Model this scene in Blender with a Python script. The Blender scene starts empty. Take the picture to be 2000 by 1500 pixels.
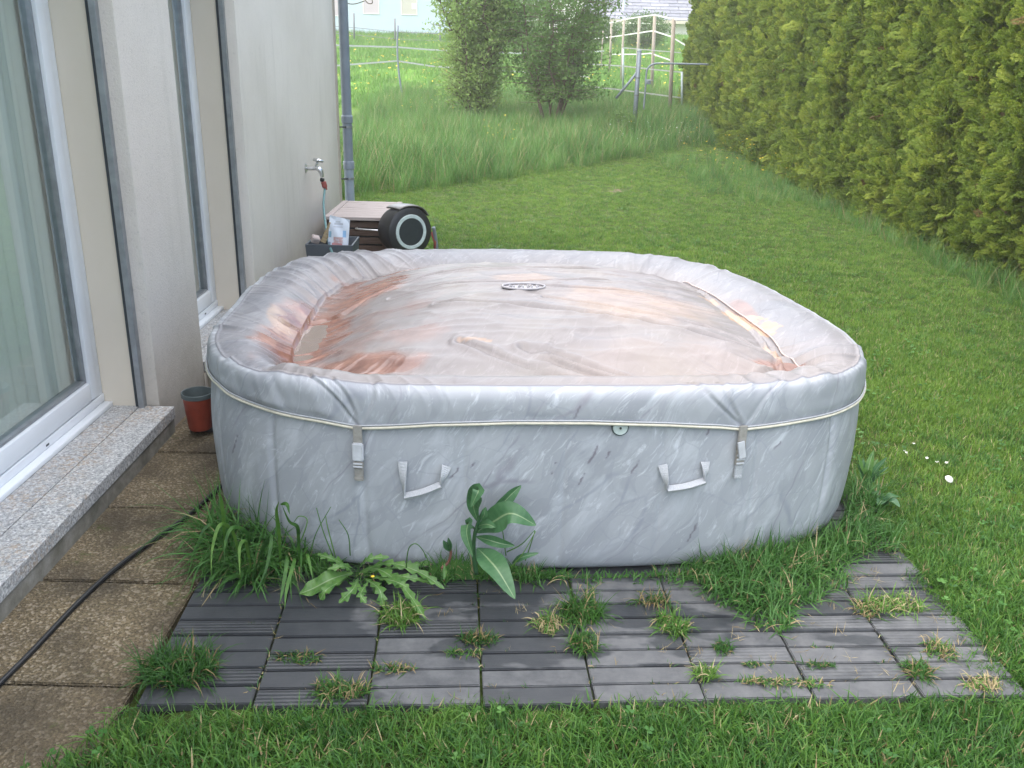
import bpy, bmesh, math, random
import numpy as np
from mathutils import Vector, Matrix, Euler

rng = np.random.default_rng(7)
random.seed(7)
PI = math.pi
SC = bpy.context.scene
COL = SC.collection

# ------------------------------------------------------------------ camera
FPX, EYE = 1762.0, 1.6                      # focal length in pixels of the 2000 px wide photo, eye height
_d = np.array([875 - 1000, 5600 - 750, FPX]); _d /= np.linalg.norm(_d)
_up = -_d
_f = np.array([1006 - 1000, 116 - 750, FPX]); _f = _f - _f.dot(_up) * _up; _f /= np.linalg.norm(_f)
_r = np.cross(_f, _up)
if _r[0] < 0: _r = -_r
MW = np.array([_r, _f, _up])                # camera (right, down, forward) -> world
CAM = np.array([0, 0, EYE])
cam_data = bpy.data.cameras.new('camera')
cam_data.sensor_width = 36; cam_data.lens = 36 * FPX / 2000
cam_data.clip_start = 0.05; cam_data.clip_end = 600
cam = bpy.data.objects.new('camera', cam_data); COL.objects.link(cam); SC.camera = cam
cr, cd, cf = MW[:, 0], MW[:, 1], MW[:, 2]
m = Matrix.Identity(4)
for i in range(3):
    m[i][0] = cr[i]; m[i][1] = -cd[i]; m[i][2] = -cf[i]; m[i][3] = CAM[i]
cam.matrix_world = m

# ------------------------------------------------------------------ sky, sun, exposure
W = bpy.data.worlds.new('World'); SC.world = W; W.use_nodes = True
wn = W.node_tree.nodes; wl = W.node_tree.links
sky = wn.new('ShaderNodeTexSky'); sky.sky_type = 'NISHITA'; sky.sun_disc = False
SUN_EL, SUN_AZ = math.radians(60), math.radians(-95)     # azimuth measured from +Y towards +X
sky.sun_elevation = SUN_EL; sky.sun_rotation = SUN_AZ
sky.air_density = 1.0; sky.dust_density = 2.2; sky.ozone_density = 1.0
wl.new(sky.outputs[0], wn['Background'].inputs[0]); wn['Background'].inputs[1].default_value = 0.135
sd = bpy.data.lights.new('sun', 'SUN'); sd.energy = 2.6; sd.angle = math.radians(150); sd.color = (1, 0.92, 0.79)
so = bpy.data.objects.new('sun', sd); COL.objects.link(so)
sv = Vector((math.sin(SUN_AZ) * math.cos(SUN_EL), math.cos(SUN_AZ) * math.cos(SUN_EL), math.sin(SUN_EL)))
so.rotation_euler = sv.to_track_quat('Z', 'Y').to_euler(); so.location = sv * 30
VS = SC.view_settings
SC.display_settings.display_device = 'sRGB'
VS.view_transform = 'Standard'; VS.look = 'None'; VS.gamma = 1; VS.use_curve_mapping = False
VS.exposure = 1.80
SC.cycles.max_bounces = 7; SC.cycles.transparent_max_bounces = 12
SC.cycles.diffuse_bounces = 3; SC.cycles.glossy_bounces = 3; SC.cycles.transmission_bounces = 4
SC.cycles.caustics_reflective = False; SC.cycles.caustics_refractive = False

# ------------------------------------------------------------------ measuring helpers (photo pixel -> point in the place)
def ray(px, py): return MW @ np.array([px - 1000, py - 750, FPX])
def gz(px, py, z=0.0):
    d = ray(px, py); return CAM + (z - EYE) / d[2] * d
def gy(px, py, y):
    d = ray(px, py); return CAM + y / d[1] * d
def gx(px, py, x):
    d = ray(px, py); return CAM + x / d[0] * d

def ground_z(x, y):
    y = np.asarray(y, float)
    return np.interp(y, [-50, 11.5, 13, 16, 20, 24, 34, 45, 60, 90, 400], [-.022, -.022, 0.0, .09, .33, .62, 1.50, 2.42, 3.4, 4.2, 4.5])

# ------------------------------------------------------------------ numeric noise
def _hash(ix, iy, s):
    h = np.sin(ix * 127.1 + iy * 311.7 + s * 74.7) * 43758.5453
    return h - np.floor(h)
def vnoise(x, y, s=0):
    ix, iy = np.floor(x), np.floor(y); fx, fy = x - ix, y - iy
    fx = fx * fx * (3 - 2 * fx); fy = fy * fy * (3 - 2 * fy)
    a, b = _hash(ix, iy, s), _hash(ix + 1, iy, s); c, d = _hash(ix, iy + 1, s), _hash(ix + 1, iy + 1, s)
    return (a + (b - a) * fx) * (1 - fy) + (c + (d - c) * fx) * fy
def fbm(x, y, s=0, o=4):
    r = 0; a = .5
    for k in range(o):
        r = r + a * vnoise(x * 2 ** k, y * 2 ** k, s + k * 11); a *= .5
    return r / (1 - .5 ** o)
def sstep(a, b, x):
    t = np.clip((x - a) / (b - a), 0, 1); return t * t * (3 - 2 * t)

# ------------------------------------------------------------------ material helpers
class NT:
    def __init__(s, name):
        s.m = bpy.data.materials.new(name); s.m.use_nodes = True
        s.n = s.m.node_tree.nodes; s.l = s.m.node_tree.links
        s.b = s.n['Principled BSDF']; s.out = s.n['Material Output']
    def node(s, t, **kw):
        n = s.n.new(t)
        for k, v in kw.items():
            if hasattr(n, k): setattr(n, k, v)
            else: s.set(n.inputs[k.replace('_', ' ')], v)
        return n
    def set(s, sock, v):
        if isinstance(v, bpy.types.NodeSocket): s.l.new(v, sock)
        elif isinstance(v, tuple) and len(v) == 3 and sock.type == 'RGBA': sock.default_value = (*v, 1)
        else: sock.default_value = v
    def coord(s, kind='Object'): return s.node('ShaderNodeTexCoord').outputs[kind]
    def pos(s): return s.node('ShaderNodeNewGeometry').outputs['Position']
    def attr(s, name): return s.node('ShaderNodeAttribute', attribute_name=name)
    def mapping(s, v, scale=(1, 1, 1), rot=(0, 0, 0), loc=(0, 0, 0)):
        n = s.node('ShaderNodeMapping'); s.l.new(v, n.inputs['Vector'])
        n.inputs['Scale'].default_value = scale; n.inputs['Rotation'].default_value = rot; n.inputs['Location'].default_value = loc
        return n.outputs[0]
    def noise(s, v, scale=5, detail=4, rough=.55, dist=0, out=0):
        n = s.node('ShaderNodeTexNoise'); s.l.new(v, n.inputs['Vector'])
        n.inputs['Scale'].default_value = scale; n.inputs['Detail'].default_value = detail
        n.inputs['Roughness'].default_value = rough; n.inputs['Distortion'].default_value = dist
        return n.outputs[out]
    def voro(s, v, scale=5, feature='F1', out=0, rnd=1):
        n = s.node('ShaderNodeTexVoronoi'); n.feature = feature; s.l.new(v, n.inputs['Vector'])
        n.inputs['Scale'].default_value = scale; n.inputs['Randomness'].default_value = rnd
        return n.outputs[out]
    def ramp(s, f, *stops, interp='LINEAR'):
        n = s.node('ShaderNodeValToRGB'); s.l.new(f, n.inputs[0]); n.color_ramp.interpolation = interp
        e = n.color_ramp.elements
        while len(e) < len(stops): e.new(.5)
        for k, (p, c) in enumerate(stops):
            e[k].position = p; c = (c, c, c) if isinstance(c, (int, float)) else c; e[k].color = (*c, 1)
        return n.outputs[0]
    def mix(s, f, a, b, mode='MIX'):
        n = s.node('ShaderNodeMix'); n.data_type = 'RGBA'; n.blend_type = mode
        s.set(n.inputs[0], f); s.set(n.inputs[6], a); s.set(n.inputs[7], b); return n.outputs[2]
    def math(s, op, a, b=0.0, c=None):
        n = s.node('ShaderNodeMath'); n.operation = op; s.set(n.inputs[0], a); s.set(n.inputs[1], b)
        if c is not None: s.set(n.inputs[2], c)
        return n.outputs[0]
    def bump(s, h, strength=.3, dist=.01, prev=None):
        n = s.node('ShaderNodeBump'); s.l.new(h, n.inputs['Height']); n.inputs['Strength'].default_value = strength
        n.inputs['Distance'].default_value = dist
        if prev is not None: s.l.new(prev, n.inputs['Normal'])
        s.l.new(n.outputs[0], s.b.inputs['Normal']); return n.outputs[0]
    def schlick(s, f0, gain):
        g = s.node('ShaderNodeNewGeometry'); d = s.node('ShaderNodeVectorMath'); d.operation = 'DOT_PRODUCT'
        s.l.new(g.outputs['Normal'], d.inputs[0]); s.l.new(g.outputs['Incoming'], d.inputs[1])
        c = s.math('SUBTRACT', 1.0, s.math('ABSOLUTE', d.outputs['Value'])); p = s.math('POWER', c, 5.0)
        return s.math('MINIMUM', s.math('MULTIPLY', s.math('MULTIPLY_ADD', p, 1 - f0, f0), gain), 1.0)
    def fin(s, color=None, rough=None, metal=None, spec=None):
        for k, v in (('Base Color', color), ('Roughness', rough), ('Metallic', metal), ('Specular IOR Level', spec)):
            if v is not None: s.set(s.b.inputs[k], v)
        return s.m

def plain(name, c, rough=.5, metal=0, var=.15, scale=30, bump=.1, spec=.5):
    t = NT(name); v = t.coord(); n = t.noise(v, scale, 5, .6)
    lo = tuple(x * (1 - var) for x in c); hi = tuple(min(1, x * (1 + var)) for x in c)
    col = t.ramp(n, (.3, lo), (.7, hi))
    if bump: t.bump(n, bump, .002)
    return t.fin(col, rough, metal, spec)

def leafmat(name, dark, mid, light, rough=.5, transl=.3, patch=.8):
    t = NT(name)
    rnd = t.node('ShaderNodeObjectInfo').outputs['Random']
    p = t.pos(); n1 = t.noise(p, patch, 3); n2 = t.noise(p, 37, 2)
    f = t.math('ADD', t.math('MULTIPLY', rnd, .45), t.math('MULTIPLY', n1, .5))
    f = t.math('ADD', f, t.math('MULTIPLY', t.math('SUBTRACT', n2, .5), .6))
    col = t.ramp(f, (.22, dark), (.48, mid), (.78, light))
    t.fin(col, rough, spec=.35)
    tr = t.node('ShaderNodeBsdfTranslucent'); t.l.new(col, tr.inputs[0])
    mx = t.node('ShaderNodeMixShader'); mx.inputs[0].default_value = transl
    t.l.new(t.b.outputs[0], mx.inputs[1]); t.l.new(tr.outputs[0], mx.inputs[2]); t.l.new(mx.outputs[0], t.out.inputs[0])
    return t.m

M = {}
M['grass'] = leafmat('grass_blades', (.034, .11, .022), (.080, .205, .036), (.16, .30, .052), .45, .4, .9)
M['lawn'] = leafmat('lawn_blades', (.064, .150, .024), (.128, .245, .037), (.215, .345, .055), .5, .4, .7)
M['tall'] = leafmat('tall_grass', (.055, .15, .035), (.10, .23, .050), (.17, .32, .075), .5, .3, .6)
M['meadow'] = leafmat('meadow_grass', (.07, .17, .030), (.115, .25, .042), (.18, .32, .055), .55, .3, .35)
M['fringe'] = leafmat('shade_toned_grass', (.025, .085, .022), (.055, .16, .036), (.11, .25, .055), .45, .3, 2.0)  # darker green holds the shade at the tub's foot in its colour
M['straw'] = leafmat('dry_grass', (.20, .15, .07), (.34, .27, .14), (.48, .42, .25), .7, .2)
M['hedge_brown'] = leafmat('browned_sprays', (.12, .08, .03), (.22, .16, .055), (.34, .28, .10), .7, .2, 1)
M['hedge'] = leafmat('hedge_foliage', (.12, .19, .030), (.22, .31, .045), (.38, .44, .07), .6, .5, 1.1)
M['shrub'] = leafmat('shrub_foliage', (.11, .21, .055), (.19, .31, .08), (.31, .42, .13), .55, .5, .9)
M['shrub2'] = leafmat('far_foliage', (.06, .12, .035), (.10, .19, .05), (.18, .28, .08), .6, .3, .5)
M['yellow'] = plain('yellow_petals', (.80, .55, .03), .5, bump=0)
M['white_fl'] = plain('white_petals', (.75, .75, .70), .5, bump=0)
M['bark'] = plain('bark', (.11, .085, .06), .9, scale=60, var=.4, bump=.5)

# vinyl leatherette printed as marble: shared by tub body and cover
def marble(name, cover=False):
    t = NT(name)
    muv = t.attr('muv').outputs['Vector']
    warp = t.noise(muv, 3.2, 3, .5, out=1)
    wv = t.node('ShaderNodeVectorMath'); wv.operation = 'MULTIPLY_ADD'
    t.l.new(warp, wv.inputs[0]); wv.inputs[1].default_value = (.11, .11, .11); t.l.new(muv, wv.inputs[2])
    w = wv.outputs[0]
    rot = t.mapping(w, (1, 1, 1), (0, 0, math.radians(-58)))
    st = t.mapping(rot, (.55, 1.9, 1))
    base = t.ramp(t.noise(st, 2.2, 5, .6), (.30, (.270, .290, .322)), (.5, (.312, .333, .364)), (.72, (.365, .386, .418)))
    wisp = t.ramp(t.noise(t.mapping(rot, (.8, 2.2, 1), loc=(3, 1, 0)), 5.5, 7, .62, .6), (.52, 0.0), (.63, .55), (.76, 1.0))
    col = t.mix(t.math('MULTIPLY', wisp, .55), base, (.60, .64, .69))
    fc = t.voro(t.mapping(rot, (.8, 2.0, 1), loc=(1, 5, 0)), 7.5, out=1); sc_ = t.node('ShaderNodeSeparateColor'); t.l.new(fc, sc_.inputs[0])
    col = t.mix(.26, col, t.ramp(sc_.outputs[0], (.0, (.28, .30, .34)), (1.0, (.49, .515, .55))))
    br = t.ramp(t.noise(t.mapping(rot, (1.2, 5.5, 1), loc=(9, 1, 0)), 7.0, 8, .72, 1.2), (.55, 0.0), (.66, .8))
    col = t.mix(t.math('MULTIPLY', br, .6), col, (.66, .70, .75))
    for k, (sc, wd, amt, c) in enumerate(((3.1, .007, .50, (.22, .24, .29)), (8.5, .010, .38, (.27, .29, .34)), (2.0, .004, .55, (.22, .21, .25)))):
        vd = t.voro(t.mapping(w, (1, 1, 1), (0, 0, math.radians((-58, 35, -70)[k])), (k * 3.3, k, 0)) if k == 1 else t.mapping(t.mapping(w, (1, 1, 1), (0, 0, math.radians((-60, 0, -52)[k]))), (.38, 1.5, 1), loc=(k, 2 * k, 0)), sc, 'DISTANCE_TO_EDGE')
        line = t.ramp(vd, (0.0, 1.0), (wd, .75), (wd * 2.4, 0.0))
        msk = t.ramp(t.noise(muv, 3.5 + k, 3, .5), (.42, 0.0), (.58, 1.0))
        col = t.mix(t.math('MULTIPLY', t.math('MULTIPLY', line, msk), amt), col, c)
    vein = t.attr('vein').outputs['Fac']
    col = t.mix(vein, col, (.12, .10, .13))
    if cover:
        at = t.attr('stain'); sep = t.node('ShaderNodeSeparateColor'); t.l.new(at.outputs['Color'], sep.inputs[0])
        top, brown, peel = sep.outputs[0], sep.outputs[1], sep.outputs[2]
        bl = t.noise(t.mapping(muv, (1.4, 1.4, 1)), 1.6, 4, .55)
        warm = t.ramp(bl, (.3, (.200, .176, .167)), (.55, (.225, .203, .183)), (.75, (.235, .214, .166)))
        col = t.mix(t.attr('weather').outputs['Fac'], col, t.mix(1.0, col, (.64, .625, .63), 'MULTIPLY'))
        col = t.mix(1.0, col, (.94, .94, .94), 'MULTIPLY')
        topcol = t.mix(.55, t.mix(1.0, col, (1.12, 1.02, 1.0), 'MULTIPLY'), warm)
        col = t.mix(top, col, topcol)
        col = t.mix(t.math('MULTIPLY', brown, .95), col, t.ramp(t.noise(muv, 14, 5, .6), (.3, (.14, .055, .038)), (.7, (.33, .165, .115))))
        col = t.mix(peel, col, t.ramp(t.noise(muv, 22, 4), (.3, (.38, .245, .165)), (.7, (.48, .345, .25))))
        fine = t.noise(muv, 90, 3, .6)
        t.bump(fine, .12, .002)
        r = t.math('SUBTRACT', .50, t.math('ADD', t.math('MULTIPLY', brown, .24), t.math('MULTIPLY', top, .10)))
        return t.fin(col, r, spec=.45)
    n = t.noise(muv, 18, 3, .5); b1 = t.bump(n, .25, .004)
    return t.fin(col, .55, spec=.35)
M['body'] = marble('marble_vinyl'); M['cover'] = marble('faded_marble_leatherette', True)
M['piping'] = plain('cream_piping', (.55, .53, .44), .5)
M['webbing'] = plain('grey_webbing', (.40, .42, .45), .75, scale=300, bump=.6)
M['buckle'] = plain('taupe_plastic', (.30, .29, .27), .45, scale=80)
M['buckle_light'] = plain('pale_plastic', (.52, .54, .58), .4)
M['valve'] = plain('greenish_plastic', (.40, .47, .46), .4)
M['black'] = plain('black_rubber', (.012, .012, .013), .5, var=.3)
M['badge'] = plain('raised_badge', (.36, .35, .37), .35)

def stucco(name, c1, c2, streak=True, grit=1.0):
    t = NT(name); p = t.pos()
    big = t.noise(p, 1.2, 5, .6)
    col = t.ramp(big, (.3, c1), (.7, c2))
    if streak:
        s = t.noise(t.mapping(p, (3.2, 3.2, .35)), 1.6, 6, .7)
        col = t.mix(t.ramp(s, (.55, 0.0), (.80, .30)), col, (.36, .35, .30))
        z = t.node('ShaderNodeSeparateXYZ'); t.l.new(p, z.inputs[0])
        low = t.ramp(z.outputs[2], (.02, 1.0), (.42, 0.0))
        col = t.mix(t.math('MULTIPLY', t.math('MULTIPLY', low, t.ramp(t.noise(p, 5, 5, .65), (.35, .2), (.65, 1.0))), .5), col, (.30, .27, .22))
    g = t.noise(p, 75, 4, .8)
    col = t.mix(t.ramp(g, (.56, 0.0), (.72, .38 * grit)), col, (.24, .24, .24))
    if grit > .2: t.bump(t.noise(p, 110, 4, .7), .55 * grit, .006)
    return t.fin(col, .9, spec=.2)
M['stucco'] = stucco('rough_render', (.60, .565, .52), (.70, .665, .625))
M['stucco_far'] = stucco('weathered_render', (.62, .59, .54), (.72, .69, .645), True, .6)
M['jamb'] = stucco('smooth_cream_render', (.66, .60, .50), (.72, .66, .565), False, .15)
M['trim'] = plain('beige_trim', (.50, .44, .38), .7)

def granite():
    t = NT('granite'); p = t.pos()
    n = t.noise(p, 95, 4, .75); v = t.voro(p, 170, out=1)
    col = t.ramp(n, (.30, (.16, .17, .18)), (.47, (.34, .35, .36)), (.60, (.52, .53, .53)), (.75, (.66, .66, .66)))
    vs_ = t.node('ShaderNodeSeparateColor'); t.l.new(v, vs_.inputs[0]); col = t.mix(.45, col, t.ramp(vs_.outputs[0], (.0, .12), (1.0, .85)), 'OVERLAY')
    rust = t.math('MULTIPLY', t.ramp(t.noise(p, 3.2, 4, .6), (.44, 0.0), (.60, .8)), t.ramp(t.noise(p, 60, 4, .7), (.48, 0.0), (.58, .7)))
    col = t.mix(rust, col, (.36, .24, .13))
    t.bump(n, .2, .002)
    return t.fin(col, .6)
M['granite'] = granite()
def grimy():
    t = NT('mossy_stone_edge'); p = t.pos()
    n = t.noise(p, 9, 6, .65)
    col = t.ramp(n, (.3, (.11, .11, .085)), (.5, (.20, .19, .16)), (.72, (.33, .32, .29)))
    t.bump(t.noise(p, 90, 4, .7), .4, .004); return t.fin(col, .85)
M['grimy'] = grimy()
def aggregate():
    t = NT('exposed_aggregate'); p = t.pos()
    v = t.voro(p, 130, out=1); d = t.voro(p, 130)
    tone = t.noise(p, 2.3, 5, .6)
    col = t.ramp(t.noise(p, 120, 3, .8), (.34, (.065, .052, .030)), (.5, (.165, .130, .078)), (.66, (.31, .25, .155)))
    sp = t.node('ShaderNodeSeparateColor'); t.l.new(v, sp.inputs[0])
    col = t.mix(t.ramp(sp.outputs[0], (.80, 0.0), (.88, .7)), col, (.42, .36, .27))
    col = t.mix(t.ramp(tone, (.38, .8), (.60, 0.0)), col, (.045, .038, .028))
    oi = t.node('ShaderNodeObjectInfo').outputs['Random']
    col = t.mix(t.math('MULTIPLY', oi, .30), col, (.10, .08, .055))
    moss = t.math('MULTIPLY', t.ramp(t.noise(p, 6, 5, .6), (.6, 0.0), (.68, 1.0)), t.ramp(t.noise(p, 60, 2), (.45, 0.0), (.6, .8)))
    col = t.mix(moss, col, (.05, .075, .015))
    t.bump(d, .7, .008)
    return t.fin(col, .85, spec=.3)
M['aggregate'] = aggregate()
def plastic_slat(name, ribbed):
    t = NT(name); p = t.pos(); oc = t.coord()
    oi = t.node('ShaderNodeObjectInfo').outputs['Random']
    base = t.ramp(oi, (0, (.066, .071, .078)), (1, (.110, .115, .122)))
    dust = t.noise(p, 14, 6, .65)
    col = t.mix(t.ramp(dust, (.38, 0.0), (.72, .55)), base, (.19, .195, .20)); col = t.mix(t.ramp(t.noise(t.mapping(oc, (6, 60, 1)), 3, 5, .7), (.55, 0.0), (.7, .4)), col, (.05, .055, .062))
    wetn = t.noise(t.mapping(p, (1.1, 2.6, 1)), 1.9, 4, .55)
    sx = t.node('ShaderNodeSeparateXYZ'); t.l.new(p, sx.inputs[0])
    left = t.ramp(t.math('MULTIPLY_ADD', sx.outputs[0], .5, .5), (.05, .26), (.35, .15), (.60, .04), (.95, -.04))
    near = t.ramp(t.math('SUBTRACT', sx.outputs[1], 1.6), (.5, 0.0), (1.0, .16))
    wf = t.math('ADD', wetn, t.math('ADD', left, near))
    perslat = t.math('MULTIPLY', t.ramp(oi, (.70, 0.0), (.74, 1.0)), .12)
    wf = t.math('ADD', wf, perslat)
    wet = t.ramp(wf, (.63, 0.0), (.665, 1.0))
    col = t.mix(t.math('MULTIPLY', wet, .68), col, (.020, .024, .030))
    rgh = t.math('SUBTRACT', .68, t.math('MULTIPLY', wet, .30))
    grain = t.noise(t.mapping(oc, (4, 160, 1)), 4, 3, .6)
    b = t.bump(grain, .35, .002)
    if ribbed:
        w = t.node('ShaderNodeTexWave'); w.bands_direction = 'Y'; t.l.new(oc, w.inputs[0]); w.inputs['Scale'].default_value = 22
        b = t.bump(w.outputs[1], .6, .003, b)
    return t.fin(col, rgh, spec=.4)
M['slat'] = plastic_slat('charcoal_composite', False); M['slat_ribbed'] = plastic_slat('ribbed_charcoal_composite', True)
M['grid'] = plain('tile_grid_plastic', (.012, .012, .013), .7)

def ground_mat():
    t = NT('ground_soil_and_turf'); p = t.pos()
    n = t.noise(p, 3, 6, .65); f = t.noise(p, 40, 4, .7)
    col = t.ramp(f, (.3, (.030, .045, .012)), (.7, (.075, .115, .028)))
    sy = t.node('ShaderNodeSeparateXYZ'); t.l.new(p, sy.inputs[0])
    far = t.ramp(t.math('MULTIPLY', sy.outputs[1], .02), (.36, 0.0), (.48, 1.0))
    col = t.mix(far, col, t.ramp(n, (.3, (.10, .22, .035)), (.7, (.16, .30, .05))))
    t.bump(f, .5, .02); return t.fin(col, .95, spec=.1)
M['ground'] = ground_mat()
M['soil'] = plain('bare_soil', (.115, .085, .05), .95, var=.4, scale=40, bump=.6)
M['pvc'] = plain('white_pvc', (.76, .80, .84), .3, var=.03, scale=4, bump=0)
M['rail'] = plain('grey_aluminium', (.30, .32, .34), .4, .5, scale=20)
M['rail_dark'] = plain('dark_gasket', (.035, .045, .055), .6)
M['zinc'] = plain('grey_downpipe_plastic', (.20, .24, .29), .45, var=.12, scale=8)
M['zinc_light'] = plain('light_grey_pipe', (.27, .33, .40), .4, var=.12, scale=8)
M['chrome'] = plain('worn_nickel', (.62, .63, .64), .28, .9, var=.2)
M['red_plastic'] = plain('faded_red_plastic', (.28, .07, .06), .5)
M['terracotta'] = plain('terracotta_plastic', (.26, .045, .025), .5, var=.2, scale=12)
M['pot_grey'] = plain('grey_green_pot_rim', (.085, .11, .115), .5)
M['planter'] = plain('anthracite_planter', (.065, .080, .098), .5, var=.15, scale=8)
M['hose'] = plain('teal_hose', (.08, .19, .20), .4)
M['cable'] = plain('black_cable', (.010, .011, .013), .4)
def wood(name, c1, c2, axis=(2, 30, 30)):
    t = NT(name); v = t.mapping(t.coord(), axis); n = t.noise(v, 3, 6, .65, .5)
    col = t.ramp(n, (.3, c1), (.7, c2)); t.bump(n, .3, .003); return t.fin(col, .75, spec=.25)
M['wood_grey'] = wood('weathered_wood', (.30, .25, .24), (.50, .45, .43), (2.5, 40, 40))
M['wood_brown'] = wood('brown_slat_wood', (.065, .040, .032), (.15, .105, .085))
M['post_wood'] = wood('fence_post_wood', (.22, .19, .15), (.40, .36, .30), (30, 30, 2))
M['post_grey'] = plain('galvanised_steel', (.20, .235, .27), .5, .3)
M['tape'] = plain('white_fence_tape', (.55, .56, .54), .6, bump=0)
M['wire'] = plain('dark_wire', (.14, .15, .16), .5)
M['drum'] = plain('black_drum_plastic', (.022, .023, .026), .42, var=.2)
M['drum_grey'] = plain('charcoal_disc', (.018, .026, .030), .6)
M['drum_top'] = plain('sheen_toned_grey_plastic', (.13, .125, .12), .3)  # paler than the drum: light reflected off the hood is put into its colour
M['ring_white'] = plain('pale_ring', (.46, .54, .55), .4)
M['house_blue'] = plain('pale_blue_render', (.46, .56, .61), .8, var=.02, scale=2, bump=0)
M['house_white'] = plain('white_render', (.72, .70, .64), .8, var=.03, scale=2, bump=0)
M['eave'] = plain('beige_fascia', (.52, .46, .38), .7)
M['win_pink'] = plain('window_blind_pale_pink', (.50, .44, .46), .5, var=.05, bump=0)
M['win_cream'] = plain('window_blind_cream', (.50, .48, .41), .5, var=.05, bump=0)
def tiles_mat():
    t = NT('grey_roof_tiles'); oi = t.node('ShaderNodeObjectInfo').outputs['Random']
    n = t.noise(t.pos(), 6, 4, .6)
    return t.fin(t.ramp(t.math('ADD', t.math('MULTIPLY', n, .6), t.math('MULTIPLY', oi, .4)), (.3, (.14, .15, .18)), (.7, (.24, .25, .29))), .7)
M['rooftile'] = tiles_mat()

def glass_mat():
    t = NT('window_glass')
    f = t.schlick(.043, 2.6)
    tr = t.node('ShaderNodeBsdfTransparent'); tr.inputs[0].default_value = (.80, .88, .87, 1)
    gl = t.node('ShaderNodeBsdfGlossy'); gl.inputs['Roughness'].default_value = .015; gl.inputs[0].default_value = (.92, .97, 1, 1)
    mx = t.node('ShaderNodeMixShader'); t.l.new(f, mx.inputs[0]); t.l.new(tr.outputs[0], mx.inputs[1]); t.l.new(gl.outputs[0], mx.inputs[2])
    t.l.new(mx.outputs[0], t.out.inputs[0]); return t.m
M['glass'] = glass_mat()
def water_mat():
    t = NT('puddle_water')
    f = t.schlick(.02, 1.4)
    df = t.node('ShaderNodeBsdfDiffuse'); df.inputs[0].default_value = (.34, .28, .24, 1)
    tr = t.node('ShaderNodeBsdfTransparent'); tr.inputs[0].default_value = (.75, .66, .58, 1)
    m0 = t.node('ShaderNodeMixShader'); m0.inputs[0].default_value = .55; t.l.new(tr.outputs[0], m0.inputs[1]); t.l.new(df.outputs[0], m0.inputs[2])
    gl = t.node('ShaderNodeBsdfGlossy'); gl.inputs['Roughness'].default_value = .03
    mx = t.node('ShaderNodeMixShader'); t.l.new(f, mx.inputs[0]); t.l.new(m0.outputs[0], mx.inputs[1]); t.l.new(gl.outputs[0], mx.inputs[2])
    t.l.new(mx.outputs[0], t.out.inputs[0]); return t.m
M['water'] = water_mat()
def curtain_mat():
    t = NT('sheer_curtain'); t.fin((.84, .82, .74), .9)
    tr = t.node('ShaderNodeBsdfTransparent'); mx = t.node('ShaderNodeMixShader'); mx.inputs[0].default_value = .04
    t.l.new(t.b.outputs[0], mx.inputs[1]); t.l.new(tr.outputs[0], mx.inputs[2]); t.l.new(mx.outputs[0], t.out.inputs[0]); return t.m
M['curtain'] = curtain_mat()
M['room'] = plain('room_plaster', (.38, .40, .38), .9, var=.03, scale=2, bump=0)
M['roomfloor'] = wood('oak_floor', (.22, .10, .055), (.36, .19, .11))

# ------------------------------------------------------------------ mesh helpers
def tag(o, label=None, cat=None, group=None, kind=None):
    for k, v in (('label', label), ('category', cat), ('group', group), ('kind', kind)):
        if v: o[k] = v
    return o
def empty(name, loc=(0, 0, 0), rz=0, parent=None):
    o = bpy.data.objects.new(name, None); COL.objects.link(o); o.location = loc; o.rotation_euler = (0, 0, rz); o.empty_display_size = .1
    if parent: o.parent = parent
    return o
def raw(name, V, F, mat, smooth=True, mats=None, midx=None):
    me = bpy.data.meshes.new(name)
    V = np.asarray(V, np.float32); me.vertices.add(len(V)); me.vertices.foreach_set('co', V.ravel())
    if isinstance(F, np.ndarray):
        n, k = F.shape; me.loops.add(n * k); me.loops.foreach_set('vertex_index', F.ravel().astype(np.int32))
        me.polygons.add(n); me.polygons.foreach_set('loop_start', np.arange(0, n * k, k, dtype=np.int32))
    else:
        ls = [len(f) for f in F]; tot = sum(ls); me.loops.add(tot)
        me.loops.foreach_set('vertex_index', np.array([i for f in F for i in f], np.int32))
        me.polygons.add(len(F)); me.polygons.foreach_set('loop_start', np.concatenate([[0], np.cumsum(ls)[:-1]]).astype(np.int32))
    for mm in (mats or [mat]): me.materials.append(mm)
    if midx is not None: me.polygons.foreach_set('material_index', np.asarray(midx, np.int32))
    me.update(calc_edges=True)
    me.polygons.foreach_set('use_smooth', np.full(len(me.polygons), smooth))
    me.validate(); return me
def obj(name, V, F, mat, parent=None, smooth=True, **kw):
    o = bpy.data.objects.new(name, raw(name, V, F, mat, smooth, **kw)); COL.objects.link(o)
    if parent is not None: o.parent = parent
    return o
def link(name, me, parent=None, loc=None):
    o = bpy.data.objects.new(name, me); COL.objects.link(o)
    if parent is not None: o.parent = parent
    if loc is not None: o.location = loc
    return o
def bm_obj(name, bm, mat, parent=None, smooth=False, loc=None):
    me = bpy.data.meshes.new(name); bm.normal_update(); bm.to_mesh(me); bm.free()
    for mm in (mat if isinstance(mat, list) else [mat]): me.materials.append(mm)
    if smooth:
        me.polygons.foreach_set('use_smooth', np.full(len(me.polygons), True))
        try: me.set_sharp_from_angle(angle=math.radians(40))
        except Exception: pass
    return link(name, me, parent, loc)
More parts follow.
